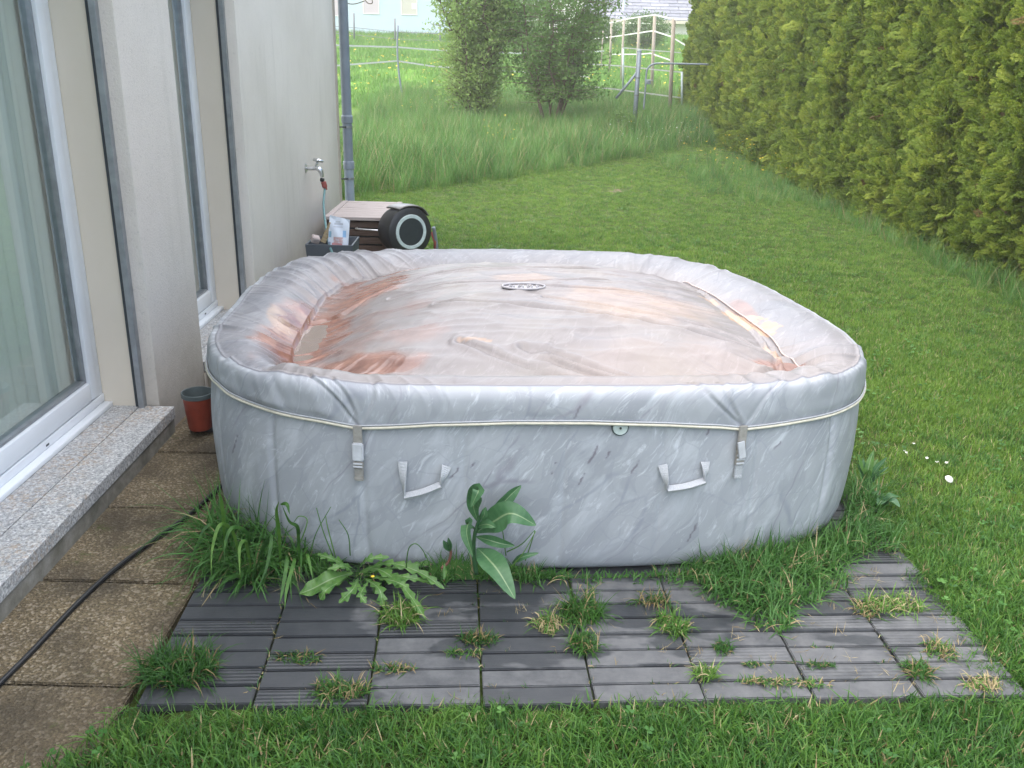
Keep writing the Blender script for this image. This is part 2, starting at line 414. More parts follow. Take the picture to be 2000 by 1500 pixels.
def box(name, a, b, mat, parent=None, bev=0.0, seg=1, rot=None, loc=None):
    bm = bmesh.new(); bmesh.ops.create_cube(bm, size=1)
    a, b = np.minimum(a, b), np.maximum(a, b); c = (a + b) / 2; s = b - a
    for v in bm.verts: v.co = Vector((v.co.x * s[0] + c[0], v.co.y * s[1] + c[1], v.co.z * s[2] + c[2]))
    if bev: bmesh.ops.bevel(bm, geom=bm.edges[:], offset=bev, segments=seg, affect='EDGES', profile=.5)
    if rot is not None: bmesh.ops.rotate(bm, verts=bm.verts, cent=Vector(c), matrix=rot)
    return bm_obj(name, bm, mat, parent, smooth=bev > 0 and seg > 1, loc=loc)
def spline(P, n=8, closed=False):
    P = [np.array(p, float) for p in P]
    if len(P) < 3: return np.array([P[0] + (P[-1] - P[0]) * k / n for k in range(n + 1)])
    Q = [2 * P[0] - P[1]] + P + [2 * P[-1] - P[-2]]; out = []
    for i in range(1, len(Q) - 2):
        p0, p1, p2, p3 = Q[i - 1:i + 3]
        for k in range(n):
            t = k / n; out.append(.5 * ((2 * p1) + (-p0 + p2) * t + (2 * p0 - 5 * p1 + 4 * p2 - p3) * t * t + (-p0 + 3 * p1 - 3 * p2 + p3) * t ** 3))
    out.append(P[-1]); return np.array(out)
def tube_geo(P, r, seg=8, closed=False, caps=True):
    P = np.asarray(P, float); n = len(P); r = np.broadcast_to(r, (n,))
    T = np.gradient(P, axis=0) if not closed else np.roll(P, -1, 0) - np.roll(P, 1, 0)
    T /= np.linalg.norm(T, axis=1)[:, None] + 1e-12
    up = np.array([0, 0, 1.]) if abs(T[0][2]) < .9 else np.array([1., 0, 0])
    V = []; N = up - up.dot(T[0]) * T[0]; N /= np.linalg.norm(N)
    for i in range(n):
        N = N - N.dot(T[i]) * T[i]; N /= np.linalg.norm(N) + 1e-12; B = np.cross(T[i], N)
        for k in range(seg):
            a = 2 * PI * k / seg; V.append(P[i] + r[i] * (math.cos(a) * N + math.sin(a) * B))
    F = []
    for i in range(n if closed else n - 1):
        j = (i + 1) % n
        for k in range(seg):
            l = (k + 1) % seg; F.append((i * seg + k, i * seg + l, j * seg + l, j * seg + k))
    if caps and not closed: F.append(tuple(range(seg))[::-1]); F.append(tuple((n - 1) * seg + k for k in range(seg)))
    return V, F
def tube(name, P, r, mat, parent=None, seg=8, closed=False):
    V, F = tube_geo(P, r, seg, closed); return obj(name, V, F, mat, parent)
def lathe(name, prof, mat, parent=None, seg=32, loc=(0, 0, 0), rot=None, cap=True):
    V, F = [], []; n = len(prof)
    for r, z in prof:
        for k in range(seg): a = 2 * PI * k / seg; V.append((r * math.cos(a), r * math.sin(a), z))
    for i in range(n - 1):
        for k in range(seg):
            l = (k + 1) % seg; F.append((i * seg + k, i * seg + l, (i + 1) * seg + l, (i + 1) * seg + k))
    if cap: F.append(tuple(range(seg))[::-1]); F.append(tuple((n - 1) * seg + k for k in range(seg)))
    o = obj(name, V, F, mat, parent); o.location = loc
    if rot is not None: o.rotation_euler = rot
    try: o.data.set_sharp_from_angle(angle=math.radians(35))
    except Exception: pass
    return o
def axis_euler(n): return Vector(n).to_track_quat('Z', 'Y').to_euler()
def merge(parts):
    V, F, o = [], [], 0
    for v, f in parts:
        V += list(v); F += [tuple(i + o for i in q) for q in f]; o += len(v)
    return V, F

# ================================================================== GROUND
xs = np.concatenate([np.linspace(-160, -12, 14), np.linspace(-10, 16, 66), np.linspace(18, 160, 14)])
ys = np.concatenate([np.linspace(-40, -2, 8), np.linspace(-1, 60, 140), np.linspace(64, 320, 20)])
X, Y = np.meshgrid(xs, ys); Z = ground_z(X, Y)
Z = Z + np.where((Y > 13), (fbm(X * .35, Y * .35, 3) - .5) * .12 * sstep(13, 20, Y), 0) + (fbm(X * 1.7, Y * 1.7, 5, 3) - .5) * .012
Z = np.where((X < -1.0) & (Y < 9), -.095, Z)
ny, nx = X.shape; idx = np.arange(nx * ny).reshape(ny, nx)
Fq = np.stack([idx[:-1, :-1], idx[:-1, 1:], idx[1:, 1:], idx[1:, :-1]], -1).reshape(-1, 4)
tag(obj('ground', np.stack([X, Y, Z], -1).reshape(-1, 3), Fq, M['ground']), kind='structure')

# ------------------------------------------------------------------ patio of exposed aggregate pavers
patio = tag(empty('patio', (-1.2, 3, -.03)), kind='structure')
box('bedding', (-1.62, -.6, -.12), (-.86, 8.6, -.075), M['soil'], patio, loc=(1.2, -3, .03))
ROWS = [-.5, 0.0, .5, 1.0, 1.51, 2.015, 2.53, 3.03, 3.535, 4.04, 4.54, 5.04, 5.54, 6.04, 6.54, 7.04, 7.54, 8.04]
def slab(x0, x1, y0, y1, top):
    bm = bmesh.new(); bmesh.ops.create_cube(bm, size=1)
    for v in bm.verts: v.co = Vector((v.co.x * (x1 - x0), v.co.y * (y1 - y0), v.co.z * .05))
    bmesh.ops.bevel(bm, geom=[e for e in bm.edges if all(v.co.z > 0 for v in e.verts)], offset=.004, segments=2, affect='EDGES')
    o = bm_obj('paver', bm, M['aggregate'], patio); o.location = ((x0 + x1) / 2 + 1.2, (y0 + y1) / 2 - 3, top - .025 + .03)
    o.rotation_euler = (random.uniform(-.004, .004), random.uniform(-.004, .004), random.uniform(-.003, .003)); return o
for i, y in enumerate(ROWS):
    slab(-1.505, -.99, y + .002, y + .500, -.03 + random.uniform(-.004, .003))
    slab(-.982, -.50, y + .004, y + .495, -.034) if y > 4.6 or y < 1.2 and y > 5 else None

# ------------------------------------------------------------------ decking tiles
PHI = math.radians(3.35)
deck = tag(empty('decking', (-.94, 1.885, 0), PHI), kind='structure')
def slat_mesh(ribbed):
    bm = bmesh.new(); bmesh.ops.create_cube(bm, size=1)
    for v in bm.verts: v.co = Vector((v.co.x * .292, v.co.y * .0685, v.co.z * .022))
    bmesh.ops.bevel(bm, geom=[e for e in bm.edges if all(v.co.z > 0 for v in e.verts)], offset=.0025, segments=2, affect='EDGES')
    me = bpy.data.meshes.new('slat'); bm.to_mesh(me); bm.free(); me.materials.append(M['slat_ribbed' if ribbed else 'slat']); return me
SL = [slat_mesh(False), slat_mesh(True)]
bm = bmesh.new(); bmesh.ops.create_cube(bm, size=1)
for v in bm.verts: v.co = Vector((v.co.x * .288, v.co.y * .288, v.co.z * .012))
GR = bpy.data.meshes.new('grid_base'); bm.to_mesh(GR); bm.free(); GR.materials.append(M['grid'])
for c in range(8):
    coff = random.uniform(-.008, .008) + (.012 if c == 0 else 0)
    for r in range(5 if c in (0, 7) else 4):
        tile = empty('deck_tile', ((c + .5) * .2985, (r + .5) * .3035 + coff, random.uniform(-.002, .002)), random.uniform(-.008, .008), deck)
        tile.rotation_euler[0] = random.uniform(-.008, .008); tile.rotation_euler[1] = random.uniform(-.006, .006)
        link('grid_base', GR, tile, (0, 0, -.028))
        for k in range(4):
            rib = 1 if (c in (0, 1, 6, 7) and random.random() < .4) or random.random() < .12 else 0
            s = link('slat', SL[rib], tile, (random.uniform(-.001, .001), -.1125 + k * .075, -.011 + random.uniform(-.0015, .0015)))
            s.rotation_euler = (random.uniform(-.012, .012), random.uniform(-.003, .003), random.uniform(-.004, .004))
def in_deck(x, y):
    dx, dy = x + .94, y - 1.885
    u = dx * math.cos(PHI) + dy * math.sin(PHI); v = -dx * math.sin(PHI) + dy * math.cos(PHI)
    return (u > 0) & (u < 8 * .2985) & (v > 0) & (v < 4 * .3035)

# ================================================================== HOUSE
XF = -1.556
house = tag(empty('house', (-1.556, 3.7, 0)), 'house wall of rough pale render with two tall white windows beside the tub', 'building')
HO = np.array([-1.556, 3.7, 0])
def hb(name, a, b, mat, parent=house, bev=0, seg=1, **kw): return box(name, np.array(a) - HO, np.array(b) - HO, mat, parent, bev, seg, **kw)
WT = 3.1
def wall(y0, y1, z0, z1, mat, name='wall'): return hb(name, (-1.98, y0, z0), (XF, y1, z1), mat, bev=.008, seg=2)
wall(-1.5, 1.6, -.1, WT, M['stucco'])
wall(3.765, 4.37, -.1, 2.30, M['stucco']); wall(5.395, 8.34, -.1, 2.30, M['stucco_far'])
wall(1.602, 8.34, 2.302, WT, M['stucco'])
wall(1.602, 3.763, -.1, .03, M['stucco'], 'plinth'); wall(4.372, 5.393, -.1, .03, M['stucco'], 'plinth')
hb('corner_trim', (XF - .03, 8.25, -.1), (XF + .004, 8.344, WT), M['trim'])
hb('roof', (-6.2, -1.9, WT + .002), (XF + .22, 8.7, WT + .16), M['eave'])
for a, b in (((-6, 8.0, -.1), (-1.984, 8.34, WT)), ((-6, -1.5, -.1), (-1.984, -1.2, WT)), ((-6.3, -1.5, -.1), (-6.002, 8.34, WT))):
    hb('wall', a, b, M['stucco_far'])
hb('partition', (-5.99, 4.0, .065), (-1.99, 4.12, 2.9), M['room'])
hb('room_ceiling', (-5.99, -1.1, 2.9), (-1.99, 7.9, 3.0), M['room'])
hb('room_floor', (-5.99, -1.15, -.05), (-1.985, 7.95, .06), M['roomfloor'])
def opening(y0, y1, far):
    # jamb liners, shutter guide rails
    for yj, s in ((y1, -1), (y0, 1)):
        a, b = sorted((yj, yj + s * .012))
        hb('jamb', (-1.80, a, .085), (-1.657, b, 2.30), M['jamb'])
        a, b = sorted((yj, yj + s * .020)); hb('shutter_gasket', (-1.655, a, .085), (-1.640, b, 2.30), M['rail_dark'])
        a, b = sorted((yj, yj + s * .034)); r = hb('shutter_rail', (-1.638, a, .085), (-1.612, b, 2.30), M['rail'], bev=.002)
    # granite sill / doorstep, two slabs with a joint
    o = hb('doorstep', (-1.80, y0 - .0, .032), (-1.642, y1 - .003, .090), M['granite'])
    o2 = hb('doorstep', (-1.6395, y0, .036), (-1.488, y1 - .006, .0905), M['granite'], bev=.003)
    if not far: hb('step_riser', (-1.552, y0, -.09), (-1.494, y1 - .01, .0355), M['grimy'])
    # window: outer frame, sash, drip rail, pane
    w = empty('window', np.array((-1.80, (y0 + y1) / 2, .09)) - HO, 0, house); O = np.array((-1.80, (y0 + y1) / 2, .09))
    def wb(name, a, b, mat, bev=.003, **k): return box(name, np.array(a) - O, np.array(b) - O, mat, w, bev, 2, **k)
    a, b = y0 + .014, y1 - .014
    wb('sill', (-1.83, a, .091), (-1.758, b, .112), M['pvc'])
    wb('drip_rail', (-1.86, a, .113), (-1.792, b, .150), M['pvc'])
    for yy in ((b, b - .052), (a, a + .052)): wb('frame', (-1.87, min(yy), .151), (-1.797, max(yy), 2.30), M['pvc'])
    wb('frame', (-1.87, a + .053, 2.24), (-1.797, b - .053, 2.30), M['pvc'])
    sa, sb = a + .038, b - .038
    for yy in ((sb, sb - .075), (sa, sa + .075)): wb('sash', (-1.86, min(yy), .156), (-1.787 - .004, max(yy), 2.255), M['pvc'], .006)
    wb('sash', (-1.86, sa + .0755, .156), (-1.791, sb - .0755, .238), M['pvc'], .006)
    wb('sash', (-1.86, sa + .0755, 2.175), (-1.791, sb - .0755, 2.255), M['pvc'], .006)
    for yy in ((sb - .0765, sb - .088), (sa + .0765, sa + .088)): wb('bead', (-1.85, min(yy), .239), (-1.806, max(yy), 2.172), M['rail'], .001)
    wb('bead', (-1.85, sa + .09, .239), (-1.806, sb - .09, .250), M['rail'], .001)
    p = obj('pane', np.array([(-1.825, sa + .08, .24), (-1.825, sb - .08, .24), (-1.825, sb - .08, 2.18), (-1.825, sa + .08, 2.18)]) - O, [(0, 1, 2, 3)], M['glass'], w)
    for yy in ((y0 * .25 + y1 * .75), (y0 * .72 + y1 * .28)):
        wb('drain_slot', (-1.7925, yy - .011, .125), (-1.7905, yy + .011, .132), M['rail_dark'], 0)
    return w
opening(1.62, 3.765, False); opening(4.385, 5.395, True)
def curtain(y0, y1, x, amp, z0=.12, z1=2.5):
    n = 140; u = np.linspace(0, 1, n); yy = y0 + (y1 - y0) * u
    xx = x + amp * np.sin(u * (y1 - y0) / .085 * 2 * PI + 3 * fbm(u * 6, u * 0, 4)) ; V, F = [], []
    for k, z in enumerate((z0, 1.3, z1)):
        for i in range(n): V.append((xx[i] * 1.0 + .004 * k, yy[i], z))
    for k in range(2):
        for i in range(n - 1): F.append((k * n + i, k * n + i + 1, (k + 1) * n + i + 1, (k + 1) * n + i))
    return obj('curtain', np.array(V) - HO, F, M['curtain'], house)
curtain(1.68, 3.70, -1.885, .009); curtain(4.44, 5.35, -1.885, .009)

# ------------------------------------------------------------------ downpipe on the house corner
dp = tag(empty('downpipe', (-1.492, 8.40, 0)), 'grey round rainwater downpipe running down the corner of the rendered wall', 'downpipe')
lathe('pipe', [(.043, .64), (.043, 3.05)], M['zinc'], dp, 24)
lathe('lower_pipe', [(.043, -.05), (.043, .60)], M['zinc_light'], dp, 24)
lathe('coupling', [(.043, .598), (.050, .60), (.051, .66), (.047, .668), (.0435, .67)], M['zinc'], dp, 24)
lathe('coupling', [(.043, 1.00), (.050, 1.005), (.051, 1.06), (.044, 1.07)], M['zinc'], dp, 24)
for z in (.505, .96, 2.2):
    lathe('bracket', [(.0445, z), (.047, z), (.047, z + .018), (.0445, z + .018)], M['rail'], dp, 24, cap=False)
    tube('bracket_bolt', [(0, -.045, z + .01), (-.045, -.055, z + .01), (-.062, -.06, z + .01)], .006, M['rail_dark'], dp)

# ------------------------------------------------------------------ garden tap
ty = 6.93; tp = tag(empty('garden_tap', (XF, ty, .77)), 'nickel garden tap on the rendered wall above the grey planter', 'tap')
lathe('rosette', [(.0, -.002), (.034, -.002), (.034, .004), (.018, .012)], M['chrome'], tp, 24, rot=axis_euler((1, 0, 0)))
body = spline([(.0, 0, .0), (.05, 0, .0), (.085, 0, .002), (.105, -.0, -.008), (.118, 0, -.035), (.122, 0, -.062)], 6)
tube('spout', body, np.interp(np.arange(len(body)), [0, 10, 16, len(body)], [.014, .015, .019, .014]), M['chrome'], tp, 14)
tube('stem', [(.075, 0, .008), (.093, 0, .055)], .009, M['chrome'], tp, 10)
V, F = merge([tube_geo([(.062, -.004, .066), (.096, 0, .061), (.135, .004, .050)], [.010, .014, .009], 8), tube_geo([(.094, -.030, .060), (.096, 0, .062), (.098, .030, .060)], [.008, .012, .008], 8)])
obj('handle', V, F, M['chrome'], tp)
hz = tag(empty('garden_hose', (XF + .122, ty, .70)), 'thin teal garden hose hanging from the wall tap past the planter', 'hose')
lathe('connector', [(.014, .0), (.017, -.004), (.017, -.022), (.015, -.026)], M['drum'], hz, 16, rot=(0, .12, 0))
lathe('coupler', [(.016, -.026), (.020, -.030), (.020, -.066), (.015, -.072), (.013, -.09)], M['red_plastic'], hz, 16, rot=(0, -.25, 0))
hp = [np.array((XF + .138, ty, .625)), gy(632, 400, 6.75), gy(636, 440, 6.50), gy(641, 470, 6.15), gy(648, 492, 5.80), gy(660, 520, 5.55), np.array((-1.02, 5.3, .16)), np.array((-1.12, 5.0, -.01)), np.array((-1.2, 4.8, -.012))]
tube('hose_pipe', spline(hp, 8) - np.array(hz.location), .0085, M['hose'], hz, 10)

# ================================================================== TUB
TX, TY, TPH, TA, TB, TN = .0597, 3.625, .0646, 1.1731, 1.062, 3.307
KR, KL = -.0902, -.0141
CP, SP = math.cos(TPH), math.sin(TPH)
def ring(inset, n):
    t = np.linspace(0, 2 * PI, 12001)
    A, B = TA - inset, TB - inset
    c, s = np.cos(t), np.sin(t)
    u = A * np.sign(c) * np.abs(c) ** (2 / TN); v = B * np.sign(s) * np.abs(s) ** (2 / TN)
    u = np.where(u > 0, u * (1 + KR * v), u * (1 + KL * v))
    return u, v
_u, _v = ring(0, 0); _s = np.concatenate([[0], np.cumsum(np.hypot(np.diff(_u), np.diff(_v)))]); PER = _s[-1]
NP = 1500
_tt = np.interp(np.arange(NP) / NP * PER, _s, np.linspace(0, 2 * PI, 12001))   # equal steps of perimeter
PM = np.arange(NP) / NP * PER
inset_cover = [False]
def ring_pts(inset):
    c, s = np.cos(_tt), np.sin(_tt); fr_ = sstep(.35, .9, -s)
    if inset > .052: inset = .052 + (inset - .052) * (1.12 - .50 * fr_)
    A, B = TA - inset, TB - inset
    tn = TN + ((.55 * np.clip((np.asarray(inset) + .010) / .05, 0, 1) if inset_cover[0] else 0) + np.clip((np.asarray(inset) - .05) / .2, 0, 1) * 2.0) * (s < 0)
    u = A * np.sign(c) * np.abs(c) ** (2 / tn); v = B * np.sign(s) * np.abs(s) ** (2 / tn)
    u = np.where(u > 0, u * (1 + KR * v), u * (1 + KL * v)); return u, v
def w2l(P): dx, dy = P[0] - TX, P[1] - TY; return np.array([dx * CP + dy * SP, -dx * SP + dy * CP])
def l2w(u, v): return TX + u * CP - v * SP, TY + u * SP + v * CP
def tub_f(u, v, o=0):
    u = u / np.where(u > 0, 1 + KR * v, 1 + KL * v)
    return np.abs(u / (TA + o)) ** TN + np.abs(v / (TB + o)) ** TN
def on_tub(px, py, o=.008):
    d = ray(px, py); lo, hi = 1.5, 3.7
    for y in np.linspace(2.2, 4.6, 240):
        P = CAM + d * (y / d[1]); u, v = w2l(P)
        if tub_f(u, v, o) < 1: break
    P = CAM + d * ((y - .005) / d[1])
    return P
def perim_of(P):
    u, v = w2l(P); k = np.argmin((_u - u) ** 2 + (_v - v) ** 2); return _s[k]
_uu, _vv = ring_pts(0); _du = np.roll(_uu, -1) - np.roll(_uu, 1); _dv = np.roll(_vv, -1) - np.roll(_vv, 1); _L = np.hypot(_du, _dv)
NU, NV = _dv / _L, -_du / _L                # outward normal
tub = tag(empty('hot_tub', (TX, TY, 0), TPH), 'square inflatable hot tub printed with grey marble under a faded stained cover', 'hot tub')
def tub_world_to_local(P): u, v = w2l(P); return np.array([u, v, P[2]])

def seg_dist(x, y, pts):
    best = np.full(x.shape, 1e9)
    for (x0, y0), (x1, y1) in zip(pts[:-1], pts[1:]):
        dx, dy = x1 - x0, y1 - y0; t = np.clip(((x - x0) * dx + (y - y0) * dy) / (dx * dx + dy * dy + 1e-12), 0, 1)
        best = np.minimum(best, np.hypot(x - x0 - t * dx, y - y0 - t * dy))
    return best
# piping height round the tub, from the photograph
pip = [(432, 752), (450, 768), (500, 790), (560, 808), (630, 822), (700, 836), (760, 833), (850, 830), (1000, 826), (1150, 825), (1300, 829), (1400, 834), (1445, 837), (1500, 832), (1560, 822), (1620, 808), (1655, 795), (1670, 785)]
pp = [(perim_of(on_tub(*q)), on_tub(*q)[2]) for q in pip]
pp = sorted(pp)
_px = np.array([a for a, b in pp]); _pz = np.array([b for a, b in pp])
_pz = np.clip(_pz, .50, .60)
def pip_z(p): return np.interp(p, np.concatenate([[_px[0] - .5], _px, [_px[-1] + .5]]), np.concatenate([[.565], _pz, [.565]]))
BUCK = [perim_of(on_tub(701, 850)), perim_of(on_tub(1447, 850))]

# --- body
prof = [(.075, .0), (.05, .006), (.025, .02), (.010, .045), (.0, .09), (-.008, .18), (-.011, .30), (-.010, .42), (-.004, .50), (.004, .56), (.016, .60), (.04, .63)]
pr = spline(prof, 10); 
L_ = np.concatenate([[0], np.cumsum(np.hypot(*np.diff(pr, axis=0).T))]); NR = 150
pr = np.stack([np.interp(np.linspace(0, L_[-1], NR), L_, pr[:, k]) for k in (0, 1)], 1)
V = np.zeros((NR, NP, 3)); muv = np.zeros((NR, NP, 3))
corner = sstep(.55, .95, np.abs(_uu / TA) ** 1.0 * np.abs(_vv / TB) ** 1.0 * 1.25)
for k, (ins, z) in enumerate(pr):
    u, v = ring_pts(ins)
    # air chambers: soft vertical seams, puckers and print-scale unevenness
    d = -.0035 * np.exp(-((np.mod(PM, .31) - .155) / .010) ** 2) * (1 + 1.5 * corner) * min(1, z / .08)
    d += (fbm(PM * 3.1, np.full(NP, z * 3.2), 21, 3) - .5) * .010 + (fbm(PM * 11, np.full(NP, z * 5), 22, 3) - .5) * .0035
    d += corner * (fbm(PM * 16, np.full(NP, z * 1.2), 23, 2) - .5) * .010
    V[k, :, 0] = u + NU * d; V[k, :, 1] = v + NV * d; V[k, :, 2] = z
    muv[k, :, 0] = PM; muv[k, :, 1] = z
idx = np.arange(NR * NP).reshape(NR, NP); nx_ = np.roll(idx, -1, 1)
Fq = np.stack([idx[:-1], nx_[:-1], nx_[1:], idx[1:]], -1).reshape(-1, 4)
body = obj('body', V.reshape(-1, 3), Fq, M['body'], tub)
def setattr_v(o, name, arr, typ='FLOAT'):
    a = o.data.attributes.new(name, typ, 'POINT')
    a.data.foreach_set('vector' if typ == 'FLOAT_VECTOR' else 'color' if typ == 'FLOAT_COLOR' else 'value', np.asarray(arr, np.float32).ravel())
veins = [[(1168, 872), (1145, 915), (1128, 950)], [(1375, 992), (1352, 1040), (1322, 1083)], [(898, 912), (880, 935)], [(466, 850), (458, 885)], [(1520, 862), (1503, 884)], [(1190, 884), (1178, 905)], [(1085, 905), (1074, 925)], [(932, 900), (925, 912)], [(1132, 793), (1122, 815)], [(1395, 826), (1378, 850)], [(1245, 900), (1232, 925)]]
def vein_field(p, z, conv, wd=.0022):
    f = np.zeros(p.shape)
    for ln in veins:
        q = [conv(a, b) for a, b in ln]
        if q[0] is None: continue
        c = np.mean(q, axis=0); near = (np.abs(p - c[0]) < .3) & (np.abs(z - c[1]) < .2)
        if not near.any(): continue
        pj = p[near] + (fbm(z[near] * 60, p[near] * 20, 5, 2) - .5) * .012
        d = seg_dist(pj, z[near], q)
        w = wd * (.5 + 1.3 * vnoise(z[near] * 90, p[near] * 10, 9)); brk = sstep(.3, .45, vnoise(z[near] * 55, p[near] * 8, 12))
        f[near] = np.maximum(f[near], np.clip(1.6 - d / w, 0, 1) * .8 * brk)
    return f
def conv_side(a, b): P = on_tub(a, b); return (perim_of(P), P[2])
setattr_v(body, 'muv', muv.reshape(-1, 3), 'FLOAT_VECTOR')
Pg = np.tile(PM, (NR, 1)); Zg = np.tile(pr[:, 1:2], (1, NP))
setattr_v(body, 'vein', vein_field(Pg, Zg, conv_side))

# --- cover
cprof = [(-.010, .0), (-.011, .028), (-.009, .052), (-.003, .074), (.009, .089), (.028, .097), (.050, .1010), (.085, .106), (.120, .108), (.165, .102), (.21, .088), (.25, .070), (.272, .060)]
# z above piping level .555; the last points form the inner crease
cp = spline(cprof, 10); L_ = np.concatenate([[0], np.cumsum(np.hypot(*np.diff(cp, axis=0).T))]); NC1 = 110
cp = np.stack([np.interp(np.linspace(0, L_[-1], NC1), L_, cp[:, k]) for k in (0, 1)], 1); clen = np.linspace(0, L_[-1], NC1)
tan = np.gradient(cp, axis=0); tan /= np.linalg.norm(tan, axis=1)[:, None]
nrm_out, nrm_up = tan[:, 1], tan[:, 0]       # inset grows inward: outward = +tan_z, up = +tan_inset
NC2 = 120; fr = np.linspace(1, 0.0004, NC2 + 1)[1:]
NCr = NC1 + NC2
Vc = np.zeros((NCr, NP, 3)); mc = np.zeros((NCr, NP, 3)); st = np.zeros((NCr, NP, 4)); st[..., 3] = 1
a0 = np.arctan2(_vv, _uu)
ux, vx = _uu / TA, _vv / TB
cornw = sstep(.50, .92, np.abs(ux) * np.abs(vx) * 1.30)
leftside = sstep(.3, .9, -ux)               # the left side sags and is deeply gathered
leftfront = leftside * sstep(-1.1, -.2, -vx * 0 - np.abs(vx + .1) * .6)
gather = np.clip(cornw + leftside * .75 + .06, 0, 1)
def conv_top(a, b, z=.672):
    P = gz(a, b, z); u, v = w2l(P); return (u, v)
# fold directions
def folds(p, s, seed):
    q = p + s * .55 * np.sin(p * 1.3 + seed)
    q = q + .05 * vnoise(p / .21, s * 0, seed + 7); f1 = vnoise(q / .088, s * 1.5, seed); f2 = vnoise(q / .034, s * 2.5, seed + 3)
    r1 = 1 - np.abs(2 * f1 - 1); r2 = 1 - np.abs(2 * f2 - 1)
    return (r1 ** 3) * .95 + (r2 ** 2) * .22 - .42
pz = pip_z(PM)
inset_cover[0] = True
for k in range(NC1):
    ins, zr = cp[k]; u, v = ring_pts(ins); s = clen[k]; wk = zr / .115
    base_z = pz + (.555 + .115 - pz) * np.clip(zr / .1, 0, 1) * (zr / zr if zr > 0 else 0) if zr > 0 else pz
    base_z = pz + (.655 - pz) * np.minimum(1, zr / .1) + max(0, zr - .1)
    amp_top = .019 * sstep(.04, .16, s) * gather + .0018
    d = folds(PM, s, 31) * amp_top
    skirt = 1 - sstep(.07, .13, s)
    d = d + skirt * ((fbm(PM * 9, np.full(NP, s * 9), 41, 3) - .5) * .006 + cornw * (fbm(PM * 13 + s * 6, np.full(NP, s * 3), 42, 2) - .5) * (.020 + .030 * (ux < 0) * (vx < 0))) * sstep(0, .03, s)
    # straps pull diagonal tucks up from each buckle
    for bi, b in enumerate(BUCK):
        for dx, w_, am in (((-.13, .007, .006), (-.05, .006, .004), (.09, .008, .003)) if bi == 0 else ((-.21, .008, .005), (-.12, .007, .005), (.10, .008, .002))):
            x0 = b + dx * (s / .13); d = d - am * np.exp(-((PM - x0) / w_) ** 2) * (s < .14) * min(1, s / .02) + am * .7 * np.exp(-((PM - x0 - .016) / w_) ** 2) * (s < .14) * min(1, s / .02)
    # seam line: a welded edge stands proud
    seam = np.exp(-((s - .128) / .0035) ** 2) * .003
    d = d + seam
    o_, n_ = nrm_out[k], nrm_up[k]
    sag = leftside * sstep(.15, .30, ins) * (-.030) + (fbm(PM * 1.7, np.full(NP, .3), 8, 2) - .5) * .012 * wk
    Vc[k, :, 0] = u + NU * d * o_; Vc[k, :, 1] = v + NV * d * o_; Vc[k, :, 2] = base_z + d * abs(n_) + sag
    mc[k, :, 0] = PM * 1.0; mc[k, :, 1] = .56 + s * 1.0
    frontw = sstep(.2, .8, -vx)
    st[k, :, 0] = sstep(.1245, .129, s) * np.clip(.22 + .62 * frontw * (ux > -.75) + .5 * sstep(.19, .28, ins) + .45 * leftside * sstep(.12, .2, ins) + (fbm(PM * 5, np.full(NP, s * 5), 88, 3) - .5) * .5, 0, 1)
ue, ve = ring_pts(cp[-1][0]); ze = Vc[NC1 - 1, :, 2] - folds(PM, clen[-1], 31) * .019 * gather * abs(nrm_up[-1])
crease_lines = [([(560, 590), (850, 551), (1100, 546), (1330, 534), (1400, 540)], .011, .006), ([(760, 580), (1000, 580), (1230, 570), (1380, 562)], .010, .005),
    ([(1040, 588), (1200, 592), (1390, 600)], .008, .004), ([(860, 613), (1100, 628), (1300, 650), (1500, 674)], .011, .006), ([(1060, 610), (1250, 632), (1440, 650), (1500, 668)], .009, .004),
    ([(1020, 676), (1140, 702), (1260, 724)], .012, .006), ([(1060, 678), (1200, 704), (1290, 722)], .010, .005), ([(900, 668), (1060, 700), (1180, 726)], .012, .006),
    ([(1330, 724), (1380, 708), (1480, 702), (1530, 690)], .012, .006), ([(640, 716), (700, 700), (850, 712), (1000, 716)], .016, .007),
    ([(1365, 548), (1420, 590), (1490, 640), (1535, 692)], .008, -.006)]
DU = np.zeros((NC2, NP)); DV = np.zeros((NC2, NP))
for j, f in enumerate(fr): DU[j] = ue * f; DV[j] = ve * f
rr = (1 - fr)[:, None]
xx_, yy_ = DU / TA, DV / TB
dome = .112 * (1 - np.clip(rr, 0, 1) * 0) * (1 - (1 - rr) ** 2.2) 
lf = sstep(-.15, -.78, xx_)                      # 0..1 towards the left
H = ze[None, :] * (1 - sstep(0, .35, rr)) + (.622 + 0 * rr) * sstep(0, .35, rr) + dome * (1 - .62 * lf) - .014 * lf
pool = np.exp(-(((xx_ + .66) / .13) ** 2 + ((yy_ + .22) / .42) ** 2))
H = H - pool * .034
rg = 1 - np.abs(2 * fbm(DU * 1.6 + .6 * DV, DV * 7.5 - .8 * DU, 57, 3) - 1)
H += (rg ** 5) * .010 * sstep(.04, .2, rr)
rg2 = 1 - np.abs(2 * fbm(DU * 5 + 2 * DV, DV * 16, 58, 2) - 1); H += (rg2 ** 4) * .0045 * sstep(.04, .2, rr)
H += (fbm(DU * 2.2, DV * 2.2, 51, 3) - .5) * .016 + (fbm(DU * 5, DV * 14, 52, 3) - .5) * .0045 * sstep(.05, .3, rr)
nearedge = 1 - sstep(0, .22, rr)
fd = folds(PM[None, :] * np.ones_like(rr), clen[-1] + rr * 1.0, 31)
H += fd * .022 * gather[None, :] * nearedge * (1 - .8 * pool)
fan = folds(np.arctan2(DV + .6, DU - 0.2) * .35, DU * .2, 77) * sstep(.1, .5, -yy_) * sstep(-.5, .1, xx_) * .005
CREASE_SHADE = np.zeros_like(H)  # shade of the folds, painted as dark lines along the creases
